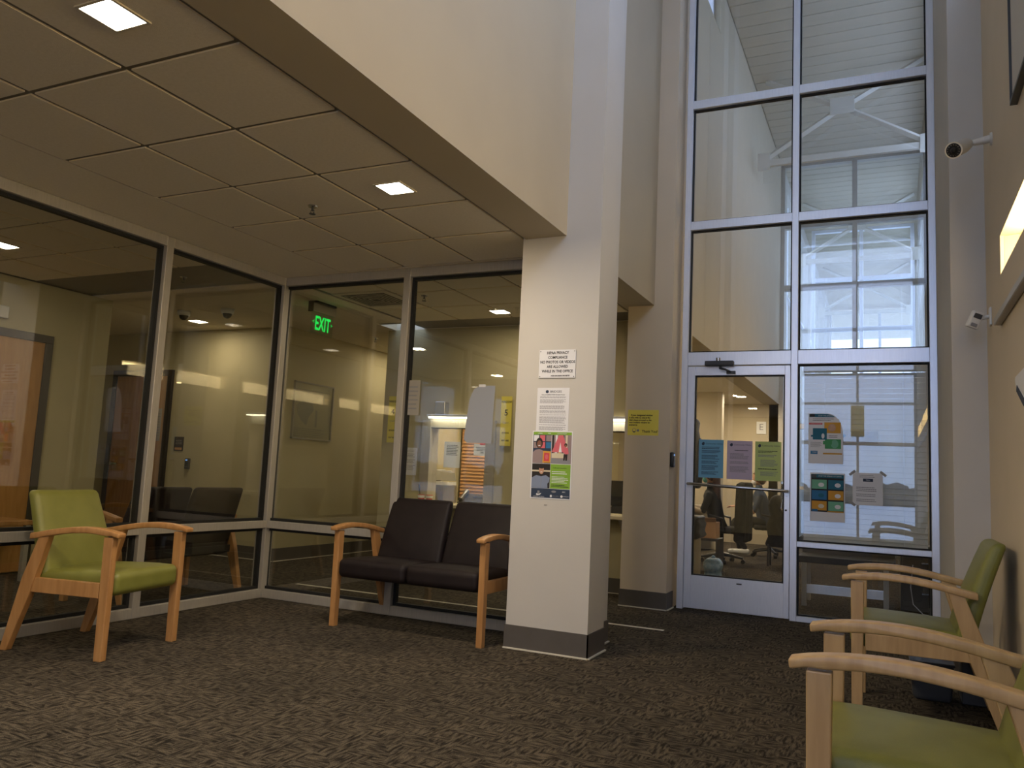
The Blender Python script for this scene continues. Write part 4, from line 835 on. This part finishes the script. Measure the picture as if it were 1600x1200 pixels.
obj('coat_body', rbox(B(), .17, .08, .42, .05, coatf, 4, 8), 'darkgrey', t, True); obj('stand_pole', tube(B(), [(0, .05, 0), (0, .05, 1.76)], .015), 'metal', t); obj('stand_foot', cyl(B(), (0, .05, 0), (0, .05, .025), .15, .13, 20), 'metal', t); obj('coat_sleeve', tube(B(), [(.13, 0, 1.62), (.18, -.04, 1.35), (.17, -.05, 1.08)], [.05, .045, .04], 8), 'darkgrey', t, True)
# long desk the workers face
t = thing('office_desk', 'cream office desk the two workers sit at', 'desk', (-3.14, 12.2, 0))
obj('desk_top', bx(-.45, .30, -1.3, 1.6, .71, .74, bev=.004), 'laminate', t); obj('desk_panel', bx(-.44, -.41, -1.25, 1.58, 0, .71), 'grey_board', t); obj('desk_panel', bx(-.4, .25, 1.55, 1.58, 0, .71), 'grey_board', t)
t = thing('desk_screen', 'black computer screen on the office desk', 'monitor', (-3.1, 11.4, .74)); obj('screen', bx(-.02, .02, -.27, .27, .1, .45, bev=.004), 'black', t); obj('stand', bx(-.08, .08, -.06, .06, 0, .12), 'black', t)
def office_chair(label, loc, rz, coat=False):
    t = thing('office_chair', label, 'office chair', loc, (0, 0, rz), 'office chairs')
    bm = B(); tube(bm, [(0, 0, .09), (0, 0, .42)], .028); obj('gas_column', bm, 'black', t)
    for k in range(5):
        a = k*2*PI/5+.3; ca, sa = math.cos(a), math.sin(a)
        lg = obj('base_leg', tube(B(), [(0, 0, .12), (.17*ca, .17*sa, .10), (.30*ca, .30*sa, .075)], [.03, .022, .016], 8), 'black', t)
        bm = B(); cyl(bm, (.30*ca-.022*sa, .30*sa+.022*ca, .03), (.30*ca+.022*sa, .30*sa-.022*ca, .03), .03); obj('caster', bm, 'black', lg)
    obj('seat', rbox(B(), .25, .24, .045, .04, lambda p: p+Vector((0, 0, .46)), 4, 4), 'cloth', t, True)
    obj('backrest', rbox(B(), .22, .035, .29, .032, lambda p: Vector((p.x, p.y+.25+.04*(p.z+.29)-.10*(p.x**2)*4, p.z+.83)), 4, 6), 'cloth', t, True)
    for s in (-1, 1): obj('chair_arm', tube(B(), [(s*.27, .08, .46), (s*.30, .06, .62), (s*.30, -.12, .66)], .017, 8), 'black', t)
    if coat:
        def cf(p):
            tt = (.42-p.z)/.84
            return Vector((p.x*(1+.18*tt)+.015*math.sin(p.z*25), p.y*(1+.3*tt)+.32+.02*math.sin(p.x*28)-.03*tt, p.z+.72))
        obj('draped_coat', rbox(B(), .24, .06, .42, .05, cf, 4, 8), 'cloth', t, True)
    return t
def loft_skin(name, pts, edges, radii, mat, parent, sub=1):
    me = bpy.data.meshes.new(name); me.from_pydata([Vector(p) for p in pts], edges, []); o = bpy.data.objects.new(name, me); C.objects.link(o); o.parent = parent
    md = o.modifiers.new('skin', 'SKIN'); 
    for i, r in enumerate(radii):
        sv = me.skin_vertices[0].data[i] if me.skin_vertices else None
        if sv: sv.radius = (r, r) if not isinstance(r, tuple) else r
    if me.skin_vertices: me.skin_vertices[0].data[0].use_root = True
    md.use_smooth_shade = True
    s = o.modifiers.new('sub', 'SUBSURF'); s.levels = sub; s.render_levels = sub; me.materials.append(MT[mat]); return o
def limb(name, pts, radii, mat, parent, n=12):
    # smooth tapered tube through joints with rounded ends
    P = [Vector(p) for p in pts]; out = []; R = []
    for i in range(len(P)-1):
        for k in range(6):
            t = k/6; p0 = P[max(0, i-1)]; p1 = P[i]; p2 = P[i+1]; p3 = P[min(len(P)-1, i+2)]
            q = .5*((2*p1)+(-p0+p2)*t+(2*p0-5*p1+4*p2-p3)*t*t+(-p0+3*p1-3*p2+p3)*t**3); out.append(q); R.append(radii[i]+(radii[i+1]-radii[i])*t)
    out.append(P[-1]); R.append(radii[-1])
    d0 = (out[0]-out[1]).normalized(); d1 = (out[-1]-out[-2]).normalized()
    out = [out[0]+d0*R[0]*.6] + out + [out[-1]+d1*R[-1]*.6]; R = [R[0]*.5] + R + [R[-1]*.5]
    return obj(name, tube(B(), out, R, n), mat, parent, True)
def head(parent, c, tilt, skin, hairm, maskm, long_hair):
    """head centre c, faces local -y"""
    R = Matrix.Rotation(tilt, 4, 'X'); T0 = Matrix.Translation(c) @ R
    def hf(p):
        q = p.copy(); 
        if q.z < 0: q.x *= 1+.28*q.z/.12; q.y = q.y*(1+.15*q.z/.12) - .008
        if q.y < -.05: q.y += (-.05-q.y)*.25
        return q
    bm = B(); sphere(bm, (0, 0, 0), .076, .095, .118, 20, 14)
    for v in bm.verts: v.co = hf(v.co)
    sphere(bm, (0, -.098, -.018), .013, .018, .024, 8, 6)
    for s in (-1, 1): sphere(bm, (s*.076, .008, -.01), .010, .018, .030, 8, 6)
    bm.transform(T0); h = obj('head', bm, skin, parent, True)
    bm = B(); [sphere(bm, (s*.03, -.082, .012), .010, .008, .007, 8, 6) for s in (-1, 1)]; bm.transform(T0); obj('eyes', bm, 'white', h, True)
    bm = B(); [sphere(bm, (s*.03, -.0895, .012), .005, .003, .005, 8, 6) for s in (-1, 1)]; bm.transform(T0); obj('pupils', bm, 'ink', h, True)
    bm = B(); sphere(bm, (0, -.052, -.048), .062, .056, .052, 14, 10); bm.transform(T0); obj('face_mask', bm, maskm, parent, True)
    bm = B(); sphere(bm, (0, .018, .022), .088, .100, .112, 18, 12)
    for v in bm.verts:
        if v.co.y < -.045 and v.co.z < .055: v.co.y = -.03; v.co.z = max(v.co.z, -.01)
    if long_hair:
        hb = rbox(bm, .095, .045, .24, .04, lambda p: Vector((p.x*(1-.15*(p.z/.24)), p.y+.085+.02*(p.z/.24), p.z-.13)), 4, 5)
    else:
        sphere(bm, (0, .06, -.03), .075, .06, .07)
    bm.transform(T0); obj('hair', bm, hairm, parent, True); return h
def hand(parent, wrist, dirv, side, mat):
    d = Vector(dirv).normalized(); up = Vector((0, 0, 1)); rt = d.cross(up).normalized(); w = Vector(wrist); bm = B()
    palm = w+d*.045
    q = Matrix((rt, d, up)).transposed().to_4x4(); q.translation = palm
    b2 = B(); rbox(b2, .04, .048, .014, .012, None, 3, 2); b2.transform(q); me = bpy.data.meshes.new('tmp'); b2.to_mesh(me); b2.free(); bm.from_mesh(me); bpy.data.meshes.remove(me)
    for i, L in enumerate((.066, .076, .072, .056)):
        b = palm + d*.043 + rt*(-.030+.02*i); tube(bm, [b-d*.01, b+d*L*.5+up*.004, b+d*L*.85-up*.012, b+d*L-up*.026], [.0095, .009, .008, .006], 8)
    b = palm + rt*(-.036*side) - d*.015; tube(bm, [b, b-rt*.022*side+d*.02, b-rt*.028*side+d*.05-up*.01], [.012, .010, .008], 8)
    return obj('hand', bm, mat, parent, True)
def person(label, loc, rz, skin, hairm, maskm, long_hair, topm, sleevem, legm, lean=.12, shoe='white_plastic'):
    """seated figure facing local -y, hips over the origin"""
    t = thing('person', label, 'person', loc, (0, 0, rz))
    # body: one continuous surface from pelvis to neck
    rings = [(.43, .17, .135, .03), (.50, .175, .14, .02), (.60, .15, .115, 0), (.70, .155, .115, -.02), (.82, .18, .12, -.05), (.92, .185, .115, -.07), (.985, .15, .09, -.075), (1.02, .075, .065, -.08), (1.07, .052, .055, -.085), (1.11, .05, .052, -.09)]
    bm = B(); RR = []
    for z, a, b, y in rings: RR.append([bm.verts.new((a*math.cos(2*PI*k/20), y*(lean/.12)+b*math.sin(2*PI*k/20), z)) for k in range(20)])
    for A, D in zip(RR, RR[1:]):
        for k in range(20): bm.faces.new((A[k], A[(k+1) % 20], D[(k+1) % 20], D[k]))
    bm.faces.new(RR[0][::-1]); bm.faces.new(RR[-1]); obj('torso', bm, topm, t, True)
    for s in (-1, 1):
        sh = (s*.175, -.07, .945); el = (s*.235, -.15, .70); wr = (s*.15, -.40, .765)
        limb('upper_arm', [sh, ((sh[0]+el[0])/2+s*.01, -.10, .83), el], [.062, .052, .044], topm, t)
        limb('forearm', [el, ((el[0]+wr[0])/2, -.28, .725), wr], [.047, .044, .030], sleevem, t)
        hand(t, wr, (-s*.25, -1, -.05), s, skin)
        hp = (s*.10, 0, .50); kn = (s*.14, -.44, .53); an = (s*.13, -.38, .10)
        if s == 1: an = (s*.13, -.28, .12)
        limb('thigh', [hp, (s*.12, -.22, .53), kn], [.095, .082, .062], legm, t); limb('calf', [kn, (s*.135, -.41, .34), an], [.060, .055, .038], legm, t)
        f = B(); ax, ay, az = an
        rbox(f, .042, .125, .042, .03, lambda p: Vector((ax+p.x*(1-.2*max(0, -p.y)/.125), ay-.055+p.y, az-.055+p.z*(1-.35*max(0, -p.y)/.125))), 3, 3); obj('shoe', f, shoe, t, True)
    head(t, Vector((0, -.105*(lean/.12), 1.21)), .12, skin, hairm, maskm, long_hair)
    return t
office_chair('black office chair with a dark coat over its back, behind the door', (-2.17, 11.75, 0), -PI/2, True)
person('seated worker with long dark auburn hair, teal mask and black top', (-2.24, 11.70, 0), -PI/2, 'skin', 'hair2', 'mask', True, 'cloth', 'sleeve', 'cloth')
office_chair('black office chair of the farther worker', (-1.72, 13.35, 0), -PI/2+.1, False)
person('farther seated worker with light brown hair, white mask and navy top', (-1.80, 13.30, 0), -PI/2+.1, 'skin', 'blond', 'white', False, 'navy', 'skin', 'cloth')
t = thing('dark_coat_chair', 'dark coat heaped on a chair at the right edge of the door glass', 'coat', (-1.42, 11.9, 0))
obj('coat_body', rbox(B(), .14, .14, .36, .07, lambda p: Vector((p.x*(1.15-.4*(p.z+.36)/.72)+.02*math.sin(p.z*22), p.y+.015*math.sin(p.x*35+p.z*10), p.z+.62)), 4, 8), 'cloth', t, True)
for a in (-.12, .12):
    for b in (-.12, .12): obj('chair_leg', bx(a-.012, a+.012, b-.012, b+.012, 0, .32), 'black', t)
t = thing('switch_sign', 'small square sign plate on the office back wall', 'sign', (-2.24, 15.99, 2.21), FACE_NEG_Y); obj('plate', bx(-.09, .09, -.12, .12, 0, .01, bev=.004), 'white_plastic', t); text(t, 'E', 0, .01, .17, 'grey_ink', z=.012)
t = thing('wall_paper_note', 'pale note on the cream wall behind the workers', 'paper', (-2.75, 13.898, 1.05), FACE_NEG_Y); obj('paper', bx(-.09, .09, -.15, .15, 0, .002), 'white', t); lines(t, -.06, .06, -.1, .1, 8, 'ink', z=.003)
t = thing('teal_note', 'small teal note on the cream wall behind the farther worker', 'paper', (-3.0, 13.898, 1.35), FACE_NEG_Y); obj('paper', bx(-.1, .1, -.13, .13, 0, .002), 'mask', t); lines(t, -.07, .07, -.1, .08, 5, 'white', z=.003)
